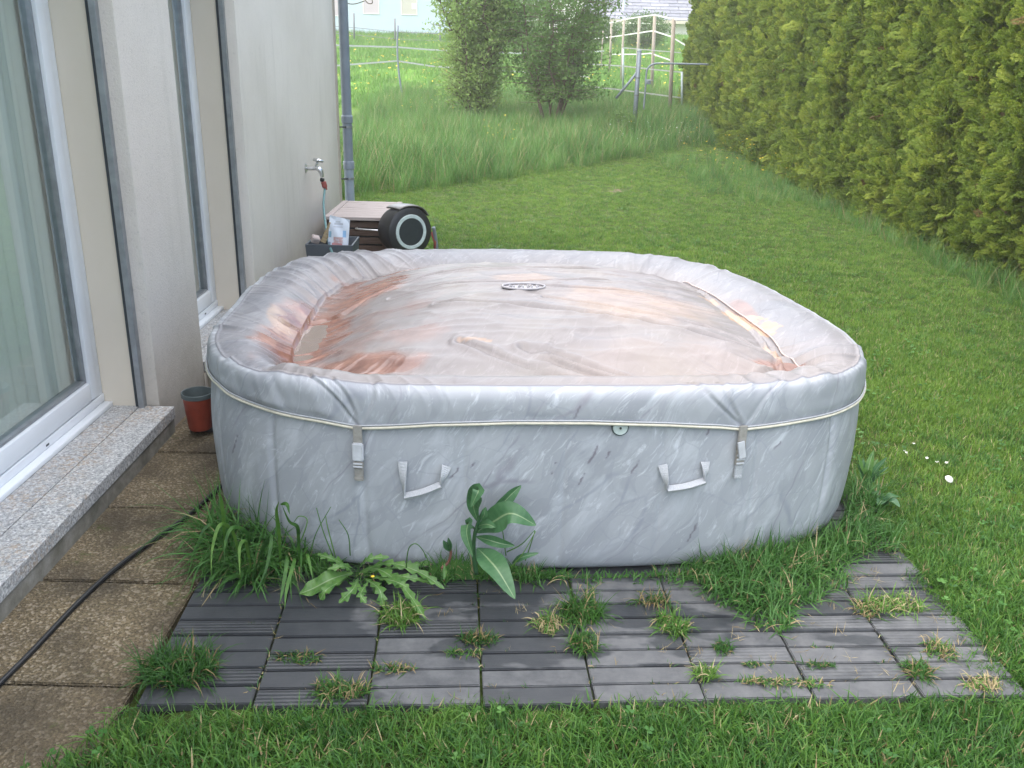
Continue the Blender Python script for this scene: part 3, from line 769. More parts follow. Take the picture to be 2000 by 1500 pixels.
for ln, wd, am in crease_lines:
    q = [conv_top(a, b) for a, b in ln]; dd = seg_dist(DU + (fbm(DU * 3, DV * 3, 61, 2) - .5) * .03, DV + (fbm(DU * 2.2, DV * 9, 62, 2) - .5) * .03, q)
    H += -1.8 * am * np.exp(-(dd / wd) ** 2) + am * 1.1 * np.exp(-((dd - 2.0 * wd) / wd) ** 2); CREASE_SHADE = np.maximum(CREASE_SHADE, np.exp(-(dd / (wd * .8)) ** 2) * (am > 0) * (.35 + .5 * vnoise(DU * 9, DV * 9, 66)))
Vc[NC1:, :, 0], Vc[NC1:, :, 1], Vc[NC1:, :, 2] = DU, DV, H
mc[NC1:, :, 0] = DU + 20; mc[NC1:, :, 1] = DV + 7
st[NC1:, :, 0] = 1
# make muv continuous enough on the rim: top panel uses plan coordinates
topm = (np.tile(np.concatenate([sstep(.1245, .129, clen), np.ones(NC2)])[:, None], (1, NP)))[..., None]
plan = np.stack([Vc[..., 0] + 20, Vc[..., 1] + 7, np.zeros((NCr, NP))], -1)
mc = mc * (1 - topm) + plan * topm
UU, VV = Vc[..., 0], Vc[..., 1]
nz1 = fbm(UU * 9, VV * 9, 71, 4); nz2 = fbm(UU * 24, VV * 24, 72, 3)
def blob(a, b, ra, rb, z=.665, ang=0):
    u0, v0 = conv_top(a, b, z); du, dv = UU - u0, VV - v0; c, s = math.cos(ang), math.sin(ang)
    return 1 - ((du * c + dv * s) / ra) ** 2 - ((-du * s + dv * c) / rb) ** 2
brown = sstep(-.1, .7, blob(600, 640, .17, .52, .63) + (nz1 - .5) * 1.4) * .95
brown = np.maximum(brown, sstep(0, .8, blob(720, 560, .22, .30, .65) + (nz1 - .5) * 1.6) * .9)
brown = np.maximum(brown, sstep(0, .8, blob(760, 532, .30, .05, .65) + (nz2 - .5) * 1.2) * .8)
brown = np.maximum(brown, sstep(0, .7, blob(700, 712, .28, .09, .62) + (nz1 - .5) * 1.5) * .8)
brown = np.maximum(brown, sstep(0, .6, blob(1455, 610, .05, .22, .64, -.1) + (nz1 - .5) * .8) * .55)
brown = np.maximum(brown, sstep(0, .6, blob(1520, 702, .10, .04, .64) + (nz2 - .5) * 1) * .7)
brown = np.maximum(brown, sstep(0, .9, blob(760, 650, .30, .50, .65) + (nz1 - .5) * 3.0 - .3) * .35)
peel = sstep(.10, .25, blob(1462, 615, .085, .17, .665, .25) + (nz2 - .5) * 2.0) * .95
peel = np.maximum(peel, sstep(.2, .5, blob(1385, 578, .09, .03, .66, -.9) + (nz2 - .5) * 1.8) * .7)
peel = np.maximum(peel, sstep(.2, .6, blob(1515, 672, .022, .13, .665) + (nz2 - .5) * 1.5) * .7)
peel = np.maximum(peel, sstep(.3, .9, blob(545, 612, .05, .20, .665, .25) + (nz2 - .5) * 1.6) * .55)
peel = np.maximum(peel, sstep(.1, .7, blob(1020, 566, .16, .10, .68) + (nz1 - .5) * .6) * .38)
peel = np.maximum(peel, sstep(.1, .9, blob(1250, 610, .40, .28, .68) + (nz1 - .5) * 1.0) * .34)
peel = np.maximum(peel, sstep(.1, .3, blob(925, 668, .07, .011, .67, -.12) + (nz2 - .5) * .9) * .6)
peel = np.maximum(peel, sstep(.2, .9, blob(1280, 700, .5, .25, .67) + (nz1 - .5) * 1.2) * .12)
st[..., 1] = np.clip(brown, 0, 1) * topm[..., 0]; st[..., 2] = np.clip(peel, 0, 1) * topm[..., 0]
idx = np.arange(NCr * NP).reshape(NCr, NP); nx_ = np.roll(idx, -1, 1)
Fq = np.stack([idx[:-1], nx_[:-1], nx_[1:], idx[1:]], -1).reshape(-1, 4)
cover = obj('cover', Vc.reshape(-1, 3), Fq, M['cover'], tub)
setattr_v(cover, 'muv', mc.reshape(-1, 3), 'FLOAT_VECTOR')
setattr_v(cover, 'weather', np.clip(topm[..., 0] * 1.0, 0, 1).reshape(-1))
setattr_v(cover, 'stain', st.reshape(-1, 4), 'FLOAT_COLOR')
vf = np.zeros((NCr, NP)); 
for ln in ([(916, 672), (948, 672)], [(1080, 664), (1062, 682), (1048, 696)], [(1082, 668), (1070, 690)]):
    q = [conv_top(a, b) for a, b in ln]; vf = np.maximum(vf, np.clip(1.5 - seg_dist(UU, VV, q) / .0028, 0, 1) * .7 * (vnoise(UU * 70, VV * 70, 4) > .3))
q = [(conv_side(1132, 793)), (conv_side(1122, 815))]
Pc = np.tile(PM, (NCr, 1)); Zc = Vc[..., 2]
d_ = seg_dist(Pc, Zc, q); vf = np.maximum(vf, np.where(topm[..., 0] < .5, np.clip(1.5 - d_ / .0025, 0, 1) * .7, 0))
d_ = np.abs(np.tile(np.concatenate([clen, np.full(NC2, 9)])[:, None], (1, NP)) - .1245); vf = np.maximum(vf, np.clip(1.5 - d_ / .0022, 0, 1) * .6)
vf[NC1:] = np.maximum(vf[NC1:], CREASE_SHADE * .45)
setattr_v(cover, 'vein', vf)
tag(cover, 'faded pinkish marble cover with brown stains and a sagging left side')
def cover_z(u, v):
    k = np.argmin((Vc[..., 0] - u) ** 2 + (Vc[..., 1] - v) ** 2); return Vc.reshape(-1, 3)[k][2]
# piping cord along the hem
inset_cover[0] = False; u, v = ring_pts(-.015); P = np.stack([u, v, pip_z(PM)], 1)[::3]
o = tube('piping', P, .0048, M['piping'], tub, 8, closed=True); o.parent = cover
V2, F2 = tube_geo(P + np.array([0, 0, .0085]), .0028, 6, True)
o = obj('hem', V2, F2, M['webbing'], tub); o.parent = cover
# inner seam cords where the rim meets the middle panel
idr = NC1 - 2
sel = [i for i in range(NP) if (ux[i] > .55 and -.80 < vx[i] < .62)]
sel = sorted(sel, key=lambda i: (PM[i] if PM[i] > PER / 2 else PM[i] + PER))[::3]
P = np.array([Vc[idr, i] + np.array([0, 0, .006]) for i in sel])
o = tube('seam_cord', P, .0030, plain('pink_seam', (.50, .41, .39), .6), tub, 6); o.parent = cover
# oval badge near the middle: raised rim with worn raised marks
bc = conv_top(1022, 580, .70); bz = cover_z(*bc) + .001
bd = empty('badge', (bc[0], bc[1], bz), 0, None); bd.parent = cover
th = np.linspace(0, 2 * PI, 49)[:-1]
tube('badge_rim', np.stack([.085 * np.cos(th), .048 * np.sin(th), .006 + 0 * th], 1), .0045, M['badge'], bd, 8, closed=True)
Vb = [(0, 0, .003)] + [(.083 * math.cos(a), .046 * math.sin(a), .001) for a in th]
obj('badge_plate', Vb, [(0, i + 1, (i + 1) % 48 + 1) for i in range(48)], M['badge'], bd)
parts = []
for k, xk in enumerate(np.linspace(-.052, .055, 7)):
    h = (.016, .011, .014, .011, .016, .012, .014)[k]
    parts.append(tube_geo([(xk - .004, -h * .8, .006), (xk - .002, h, .007)], .0028, 6)); 
    if k % 2 == 0: parts.append(tube_geo([(xk - .002, h, .007), (xk + .007, h * .2, .006), (xk - .002, -h * .3, .006)], .0024, 6))
Vb, Fb = merge(parts); obj('badge_mark', Vb, Fb, M['badge'], bd)

# puddle lying in the sagging left of the cover
pu = conv_top(628, 668, .60); wz = float(np.min(Vc[..., 2][(np.abs(UU - pu[0]) < .25) & (np.abs(VV - pu[1]) < .4) & (np.tile(np.arange(NCr)[:, None], (1, NP)) > 60)])) + .013
pl = tag(empty('puddle', (*l2w(pu[0] + .03, pu[1] + .02), wz), TPH), 'brownish rainwater puddle in the sagging left of the tub cover', 'puddle')
n = 40; Vp = [(0, 0, 0)] + [(.15 * math.cos(a) * (1 + .05 * math.sin(3 * a)), .40 * math.sin(a), 0) for a in np.linspace(0, 2 * PI, n + 1)[:-1]]
obj('water_surface', Vp, [(0, i + 1, (i + 1) % n + 1) for i in range(n)], M['water'], pl)

# --- handles, buckles, valve
def ribbon(pts, widths, normals, thick=.003):
    """flat webbing following pts; width direction lies across the path, normal given"""
    P = np.asarray(pts, float); n = len(P); T = np.gradient(P, axis=0); T /= np.linalg.norm(T, axis=1)[:, None]
    V = []; F = []
    for i in range(n):
        N = np.array(normals[i], float); N -= N.dot(T[i]) * T[i]; N /= np.linalg.norm(N); S = np.cross(T[i], N); w = widths[i] / 2
        V += [P[i] - S * w - N * thick / 2, P[i] + S * w - N * thick / 2, P[i] + S * w + N * thick / 2, P[i] - S * w + N * thick / 2]
    for i in range(n - 1):
        for k in range(4): l = (k + 1) % 4; F.append((i * 4 + k, i * 4 + l, i * 4 + 4 + l, i * 4 + 4 + k))
    F.append((3, 2, 1, 0)); F.append(tuple(4 * (n - 1) + k for k in range(4))); return V, F
def side_frame(px, py):
    P = on_tub(px, py); p = perim_of(P); k = int(p / PER * NP) % NP
    n = np.array([NU[k], NV[k], 0]); t = np.array([-NV[k], NU[k], 0]); L = tub_world_to_local(P); return L, n, t
def disc(name, px, py, r, parent, rings):
    L, n, t = side_frame(px, py); L = L - n * .0065; V = [L - n * .001]; F = []; N = 32; prof = [(0.0, .003)] + rings
    for rr_, h in rings:
        for k in range(N): a = 2 * PI * k / N; V.append(L + n * h + (math.cos(a) * np.array([n[1], -n[0], 0]) + math.sin(a) * np.array([0, 0, 1])) * rr_ * r)
    for k in range(N): F.append((0, 1 + k, 1 + (k + 1) % N))
    for i in range(len(rings) - 1):
        for k in range(N): F.append((1 + i * N + k, 1 + (i + 1) * N + k, 1 + (i + 1) * N + (k + 1) % N, 1 + i * N + (k + 1) % N))
    o = obj(name, V, F, M['body'], parent); 
    setattr_v(o, 'muv', np.array([(perim_of(on_tub(px, py)) + v[0] - L[0], v[2], 0) for v in V]), 'FLOAT_VECTOR'); setattr_v(o, 'vein', np.zeros(len(V))); return o
RG = [(.3, -.001), (.62, -.001), (.67, .0006), (.72, -.001), (.90, -.0015), (.95, .0002), (1.0, -.006)]
def handle(pts, discs, label):
    h = empty('handle', (0, 0, 0)); h.parent = tub; tag(h, label)
    for d in discs: disc('anchor_disc', d[0], d[1], .036, h, RG)
    (a, b, c, d) = pts
    A, n, t = side_frame(*a); B, _, _ = side_frame(*b); C_, _, _ = side_frame(*c); D, _, _ = side_frame(*d)
    tt = np.array([n[1], -n[0], 0])
    P1 = spline([A + n * .006, A * .5 + B * .5 + n * .022, B + n * .020], 6)
    wv = np.linspace(.030, .012, len(P1)); nn = [n * (1 - .8 * s) + tt * s * .9 for s in np.linspace(0, 1, len(P1))]
    obj('strap', *ribbon(P1, wv, nn, .0045), M['webbing'], h, smooth=False)
    P2 = spline([D + n * .006, D * .5 + C_ * .5 + n * .022, C_ + n * .020], 6)
    nn = [n * (1 - .8 * s) - tt * s * .9 for s in np.linspace(0, 1, len(P2))]
    obj('strap', *ribbon(P2, wv, nn, .0045), M['webbing'], h, smooth=False)
    P3 = spline([B + n * .020, (B + C_) / 2 + n * .026 - np.array([0, 0, .002]), C_ + n * .020], 8)
    obj('grip', *ribbon(P3, [.021] * len(P3), [n * .55 + np.array([0, 0, .9])] * len(P3), .011), M['webbing'], h, smooth=False)
    return h
handle([(787, 900), (792, 964), (862, 942), (873, 908)], [(788, 896), (872, 890)], 'left carry handle, its webbing hanging crooked')
handle([(1293, 906), (1300, 950), (1372, 934), (1376, 900)], [(1290, 905), (1370, 892)], 'right carry handle of pale webbing')
def lbox(name, L, n, t, w, d0, d1, z0, z1, mat, parent, tilt=0, bev=.002):
    bm = bmesh.new(); bmesh.ops.create_cube(bm, size=1)
    for v in bm.verts: v.co = Vector((v.co.x * w, v.co.y * (d1 - d0) + (d0 + d1) / 2, v.co.z * (z1 - z0)))
    bmesh.ops.bevel(bm, geom=bm.edges[:], offset=bev, segments=2, affect='EDGES')
    if tilt: bmesh.ops.rotate(bm, verts=bm.verts, cent=(0, 0, (z1 - z0) / 2), matrix=Matrix.Rotation(tilt, 3, 'Y'))
    R = Matrix(((t[0], n[0], 0), (t[1], n[1], 0), (0, 0, 1)))
    for v in bm.verts: v.co = R @ v.co + Vector((L[0], L[1], L[2] + (z0 + z1) / 2))
    return bm_obj(name, bm, mat, parent, smooth=True)
def buckle(px, py, label, flap):
    L, n, t = side_frame(px, py); tt = np.array([n[1], -n[0], 0]) * -1
    b = empty('buckle_strap', (0, 0, 0)); b.parent = tub; tag(b, label)
    disc('anchor_disc', px + 1, py + 72 + 8 * flap, .036, b, RG)
    lbox('strap_loop', L, n, tt, .028, .012, .019, -.052, .018, M['buckle'], b)
    if not flap:
        lbox('buckle_housing', L, n, tt, .035, .012, .026, -.098, -.038, M['buckle_light'], b, bev=.004)
        lbox('buckle_latch', L, n, tt, .031, .012, .024, -.122, -.1, M['buckle'], b, bev=.003)
        for k in range(2): lbox('buckle_bar', L, n, tt, .029, .024, .028, -.108 - k * .010, -.103 - k * .010, M['buckle_light'], b, bev=.001)
        lbox('strap_tail', L, n, tt, .028, .010, .018, -.158, -.124, M['buckle'], b)
        lbox('strap_end', L, n, tt, .030, .012, .022, -.166, -.155, M['buckle'], b)
    else:
        lbox('buckle_housing', L, n, tt, .032, .010, .020, -.118, -.045, M['buckle'], b, bev=.004)
        for k in range(3): lbox('buckle_bar', L, n, tt, .028, .020, .024, -.112 + k * .014, -.106 + k * .014, M['buckle_light'], b, bev=.001)
        lbox('strap_flap', L + tt * -.012, n, tt, .026, .030, .034, -.088, -.028, M['buckle_light'], b, tilt=-.22)
        lbox('strap_tail', L, n, tt, .026, .010, .018, -.155, -.118, M['webbing'], b)
        lbox('strap_end', L, n, tt, .028, .012, .021, -.163, -.152, M['webbing'], b)
buckle(701, 838, 'left strap with its taupe side-release buckle closed', False)
buckle(1447, 838, 'right strap with a pale webbing flap folded over its buckle', True)
L, n, t = side_frame(1211, 834)
vc = empty('valve_cap', (0, 0, 0)); vc.parent = tub
def vl(name, prof, mat): 
    o = lathe(name, prof, mat, None, 32); o.parent = vc; o.location = L + n * .004; o.rotation_euler = axis_euler(n); return o
vl('cap', [(.0, .006), (.006, .005), (.018, .0035), (.0225, .005), (.0235, .003), (.024, -.004)], M['valve'])
vl('cap_groove', [(.024, -.002), (.0262, .0012), (.0270, .0012), (.0275, -.004)], M['pot_grey'])
vl('cap_button', [(.0, .0085), (.0035, .008), (.004, .004)], M['drum'])
# ground sheet under the tub
box('ground_sheet', (-1.02, -.92, .0005), (1.0, .92, .004), M['drum'], tub)

# ================================================================== THINGS BY THE WALL
# wooden chest
CX0, CX1, CY0, CY1, CZ = -1.415, -.950, 6.93, 7.70, .415
chest = tag(empty('storage_chest', (CX0, CY0, -.03)), 'weathered wooden chest with slatted front and metal bar handle', 'chest'); O = np.array((CX0, CY0, -.03))
def cb(name, a, b, mat, bev=.003, **k): return box(name, np.array(a) - O, np.array(b) - O, mat, chest, bev, 1, **k)
for x in (CX0, CX1 - .045):
    for y in (CY0, CY1 - .045): cb('leg', (x, y, -.03), (x + .045, y + .045, CZ - .03), M['wood_brown'])
for k in range(6):
    z = .02 + k * .062
    cb('slat', (CX0 + .046, CY0 + .008, z), (CX1 - .046, CY0 + .028, z + .048), M['wood_brown'])
    cb('slat', (CX1 - .028, CY0 + .046, z), (CX1 - .010, CY1 - .046, z + .048), M['wood_brown'])
    cb('slat', (CX0 + .010, CY0 + .046, z), (CX0 + .028, CY1 - .046, z + .048), M['wood_brown'])
cb('inner_box', (CX0 + .032, CY0 + .032, .0), (CX1 - .032, CY1 - .032, .38), M['drum'])
for k in range(9):
    y = CY0 - .020 + k * .0895
    cb('lid_board', (CX0 + .034, y, CZ - .026), (CX1 - .022, y + .086, CZ + random.uniform(-.001, .002)), M['wood_grey'], .004)
for x in (CX0 - .014, CX1 - .020): cb('lid_batten', (x, CY0 - .022, CZ - .024), (x + .046, CY1 + .006, CZ + .004), M['wood_grey'], .004)
hp = spline([(CX1 - .235, CY0, .330), (CX1 - .23, CY0 - .035, .330), (CX1 - .12, CY0 - .045, .325), (CX1 - .045, CY0 - .035, .322), (CX1 - .04, CY0, .322)], 6)
tube('handle', hp - O, .0075, M['chrome'], chest, 10)

# hose reel: drum with pale ring
rc = gy(803, 453, 6.62); nrm = np.array([math.sin(math.radians(35)), -math.cos(math.radians(35)), .06]); nrm /= np.linalg.norm(nrm)
reel = tag(empty('hose_reel', rc), 'black drum hose reel with a pale ring on its face beside the chest', 'hose reel')
eu = axis_euler(nrm)
lathe('drum', [(.0, -.24), (.13, -.24), (.165, -.21), (.182, -.14), (.184, -.04), (.176, -.012), (.150, .0), (.0, .0)], M['drum'], reel, 56, rot=eu)
lathe('face_ring', [(.100, .0015), (.102, .006), (.124, .006), (.127, .0015)], M['ring_white'], reel, 56, rot=eu, cap=False)
lathe('face_disc', [(.0, .004), (.096, .004), (.0985, .001)], M['drum_grey'], reel, 48, rot=eu)
rt = np.cross(np.array([0, 0, 1.]), nrm); rt /= np.linalg.norm(rt); 
Vh, Fh = [], []; nh, mh = 26, 10
for i in range(nh):
    a = math.radians(34 + i * 84 / (nh - 1))
    for j in range(mh):
        w = -.215 + j * .200 / (mh - 1); r = .183 + .006 * math.sin(PI * j / (mh - 1)) + .010 * math.exp(-((a - math.radians(55)) / .35) ** 2)
        Vh.append(nrm * w + rt * (math.cos(a) * r) * 1.0 + np.array([0, 0, 1]) * math.sin(a) * r)
for i in range(nh - 1):
    for j in range(mh - 1): q = i * mh + j; Fh.append((q, q + 1, q + mh + 1, q + mh))
hood = obj('hood', Vh, Fh, M['drum_top'], reel); sm = hood.modifiers.new('s', 'SOLIDIFY'); sm.thickness = .008
tube('side_arm', spline([rt * .19 + np.array([0, 0, .02]), rt * .205 + np.array([0, 0, -.06]), rt * .215 + np.array([0, 0, -.16]), rt * .19 + np.array([0, 0, -.36])], 6), .014, M['post_grey'], reel, 10)
tube('side_arm', spline([-rt * .12 + np.array([0, .05, -.12]), -rt * .11 + np.array([0, .05, -.36])], 6), .014, M['post_grey'], reel, 10)
tube('foot_bar', [rt * .20 + np.array([0, -.03, -.375]), -rt * .15 + np.array([0, .06, -.375])], .013, M['post_grey'], reel, 10)
tube('outlet_nozzle', [rt * .190 - nrm * .03 + np.array([0, 0, -.02]), rt * .205 + np.array([0, 0, -.09]), rt * .200 + np.array([0, 0, -.15])], [.012, .014, .009], M['red_plastic'], reel, 10)

# planter
PX, PY = -1.20, 6.05
pln = tag(empty('planter', (PX, PY, -.03), .02), 'square anthracite planter with a band rim against the wall', 'planter')
def frustum(name, w0, w1, z0, z1, mat, t=.008, inner=True):
    V = []; 
    for w, z in ((w0, z0), (w1, z1)): V += [(-w, -w, z), (w, -w, z), (w, w, z), (-w, w, z)]
    F = [(0, 1, 5, 4), (1, 2, 6, 5), (2, 3, 7, 6), (3, 0, 4, 7)]
    if inner:
        for w, z in ((w1 - t, z1), (w0 - t, z0)): V += [(-w, -w, z), (w, -w, z), (w, w, z), (-w, w, z)]
        for k in range(4): l = (k + 1) % 4; F += [(4 + k, 4 + l, 8 + l, 8 + k), (8 + k, 8 + l, 12 + l, 12 + k)]
    return obj(name, V, F, mat, pln, smooth=False)
frustum('pot_body', .120, .142, 0, .345, M['planter']); frustum('rim_band', .150, .156, .340, .432, M['planter'], .010)
obj('soil', [(-.138, -.138, .36), (.138, -.138, .36), (.138, .138, .375), (-.138, .138, .365)], [(0, 1, 2, 3)], M['soil'], pln)
# seed / compost bag in the planter: printed panels
def bag_mat():
    t = NT('printed_bag'); c = t.coord('Object'); sx = t.node('ShaderNodeSeparateXYZ'); t.l.new(c, sx.inputs[0]); x, z = sx.outputs[0], sx.outputs[2]
    def rect(x0, x1, z0, z1):
        a = t.math('MULTIPLY', t.math('GREATER_THAN', x, x0), t.math('LESS_THAN', x, x1)); b = t.math('MULTIPLY', t.math('GREATER_THAN', z, z0), t.math('LESS_THAN', z, z1)); return t.math('MULTIPLY', a, b)
    nz = t.noise(c, 40, 4, .6)
    col = t.ramp(t.noise(c, 9, 3), (.3, (.52, .58, .68)), (.7, (.66, .72, .80)))
    def soft(f, cc, a=1.0):
        nonlocal col; col = t.mix(t.math('MULTIPLY', f, a), col, cc)
    soft(rect(-.028, .030, .165, .178), (.20, .22, .26), .5); soft(rect(-.02, .012, .18, .19), (.22, .24, .25), .5); soft(rect(-.032, .028, .148, .156), (.25, .27, .33), .4)
    soft(t.math('MULTIPLY', rect(-.03, .035, .045, .085), t.ramp(nz, (.4, .3), (.5, 1.0))), (.45, .25, .22), .8)
    soft(rect(.030, .052, .085, .13), (.16, .38, .66), .8); soft(rect(-.062, -.045, .08, .12), (.12, .34, .48), .8)
    soft(rect(-.04, .03, .0, .045), (.46, .09, .08), .75); soft(rect(-.066, -.048, .0, .05), (.10, .15, .28), .7)
    return t.fin(col, .35)
bag = tag(empty('printed_bag', (-1.165, 6.03, .345), .1), 'crumpled white and red printed plastic bag standing in the planter', 'bag')
n, mm = 9, 12; Vb, Fb = [], []
for side in (1, -1):
    for j in range(mm):
        for i in range(n):
            xx = (i / (n - 1) - .5) * .135; zz = j / (mm - 1) * .215
            th_ = .022 * (1 - (zz / .215) ** 2) * (1 - (abs(xx) / .0675) ** 3) + .004 * math.sin(9 * zz / .2 + i)
            Vb.append((xx + .006 * zz / .2, -side * th_, zz - .012 * (xx / .07) * (zz / .215)))
for s_ in range(2):
    for j in range(mm - 1):
        for i in range(n - 1): q = s_ * n * mm + j * n + i; Fb.append((q, q + 1, q + n + 1, q + n))
obj('bag_skin', Vb, Fb, bag_mat(), bag)
bag.rotation_euler = (-.12, .06, .1)
def litter(name, loc, size, rot, mat, label, cat):
    o = box(name, -np.array(size) / 2, np.array(size) / 2, mat, None, min(size) * .15, 1); o.location = loc; o.rotation_euler = rot; tag(o, label, cat); return o
litter('bark_piece', (-1.235, 6.05, .455), (.035, .02, .15), (.1, .45, .3), wood('bark_cork', (.25, .19, .11), (.46, .38, .24)), 'long piece of tan bark leaning beside the printed bag in the planter', 'bark')
litter('wood_scrap', (-1.305, 5.99, .42), (.055, .05, .045), (.5, .3, .6), M['wood_grey'], 'small pale wood scrap at the left edge of the planter', 'wood scrap')

# pot on its stand
pz0 = .0
pt = tag(empty('flower_pot', (-1.372, 3.735, pz0)), 'red plastic flower pot with a grey-green inside, standing by the doorstep', 'flower pot')
lathe('pot_wall', [(.0, .0), (.048, .0), (.050, .004), (.064, .158), (.066, .160)], M['terracotta'], pt, 36, cap=False)
lathe('rim', [(.0655, .150), (.0685, .153), (.069, .170), (.0665, .173), (.064, .172), (.060, .13), (.058, .118)], M['pot_grey'], pt, 36, cap=False)
lathe('soil', [(.0, .122), (.03, .126), (.0585, .120)], M['soil'], pt, 24, cap=False)
tray = tag(empty('plant_trolley', (-1.330, 3.80, -.03)), 'low black wheeled tray under the red pot', 'plant trolley')
box('tray_board', (-.09, -.07, .010), (.15, .09, .026), M['drum'], tray, .004, 2)
for x, y in ((-.06, -.05), (.02, -.055), (.10, -.05), (.13, .06), (-.06, .06)):
    lathe('caster', [(.0, -.007), (.010, -.007), (.010, .007), (.0, .007)], M['black'], tray, 14, loc=(x, y, .0105), rot=(PI / 2, 0, .4), cap=False)
bd2 = tag(empty('leaning_board', (-1.335, 4.30, -.03)), 'tan board standing under the second window sill behind the pot', 'board')
box('board_panel', (-.15, 0, .0), (.16, .018, .10), wood('tan_board', (.24, .17, .12), (.36, .27, .20)), bd2, .002)
wl_ = box('base_wall', (XF + .002, 4.40, -.09) , (XF + .02, 5.38, .034), M['grimy'], None); wl_.parent = house; wl_.location = -Vector(HO)
clip = tag(empty('grey_clip', (-1.17, 3.50, 0)), 'small grey plastic clip on the tub side near the pot', 'clip')
P = on_tub(433, 770)
box('clip_body', (-.018, -.012, 0), (.006, .012, .075), M['buckle_light'], clip, .003, 2); box('clip_tab', (-.026, -.008, .02), (-.0185, .008, .05), M['valve'], clip, .001)
clip.location = (P[0] - .012, P[1] + .25, P[2] - .05); clip.location = (TX - TA - .012, 3.62, .40)

# thick black cable across the pavers
cpts = [(-1.42, 1.1, -.018), (-1.375, 1.7, -.020), *[gz(a, b, -.020) for a, b in ((0, 1335), (60, 1275), (150, 1180), (220, 1115), (300, 1055), (370, 1005), (432, 948))], (-1.10, 3.4, -.02), (-1.13, 3.9, -.02)]
cb_ = tube('power_cable', spline(cpts, 8), .0085, M['cable'], None, 10); tag(cb_, 'thick black cable lying across the brown pavers to the tub', 'cable')
# ================================================================== VEGETATION HELPERS
def blade_arrays(n, rad, lmin, lmax, wmin, wmax, lean, curl, segs=3, straw=.06, center=(0, 0), aniso=(1, 1), droop=None):
    r = rad * np.sqrt(rng.random(n)); a = rng.random(n) * 2 * PI
    bx, by = center[0] + r * np.cos(a) * aniso[0], center[1] + r * np.sin(a) * aniso[1]
    az = a * .6 + rng.random(n) * 2 * PI * .9; L = rng.uniform(lmin, lmax, n); w = rng.uniform(wmin, wmax, n)
    th0 = np.abs(rng.normal(0, lean, n)) + .05; cu = np.abs(rng.normal(curl, curl * .5, n))
    V = np.zeros((n, segs * 2 + 1, 3)); x = bx.copy(); y = by.copy(); z = np.zeros(n); th = th0.copy()
    sx, sy = -np.sin(az), np.cos(az); tw = rng.normal(0, .5, n)
    for k in range(segs + 1):
        wk = w * (1 - (k / segs) ** 1.6) * (.75 + .5 * min(1, k)) / 2
        if k == segs: V[:, -1] = np.stack([x, y, z], 1)
        else:
            ox, oy = sx * wk * np.cos(tw), sy * wk * np.cos(tw); oz = np.sin(tw) * wk * .6
            V[:, 2 * k] = np.stack([x - ox, y - oy, z - oz], 1); V[:, 2 * k + 1] = np.stack([x + ox, y + oy, z + oz], 1)
        st_ = L / segs; x = x + np.sin(th) * np.cos(az) * st_; y = y + np.sin(th) * np.sin(az) * st_; z = z + np.cos(th) * st_; th = np.minimum(th + cu, 2.6)
    nv = segs * 2 + 1; F = []
    base = np.arange(n)[:, None] * nv
    Q = np.concatenate([base + np.array([2 * k, 2 * k + 1, 2 * k + 3, 2 * k + 2])[None, :] for k in range(segs - 1)], 0)
    Tt = base + np.array([2 * segs - 2, 2 * segs - 1, 2 * segs])[None, :]
    dry = rng.random(n) < straw
    midx = np.concatenate([np.tile(dry, segs - 1), dry]).astype(int)
    return V.reshape(-1, 3), [tuple(q) for q in Q] + [tuple(q) for q in Tt], midx
def blade_mesh(name, mat, *a, **k):
    V, F, mi = blade_arrays(*a, **k); V[:, 2] = np.maximum(V[:, 2], .002)
    return raw(name, V, F, None, True, mats=[mat, M['straw']], midx=mi)

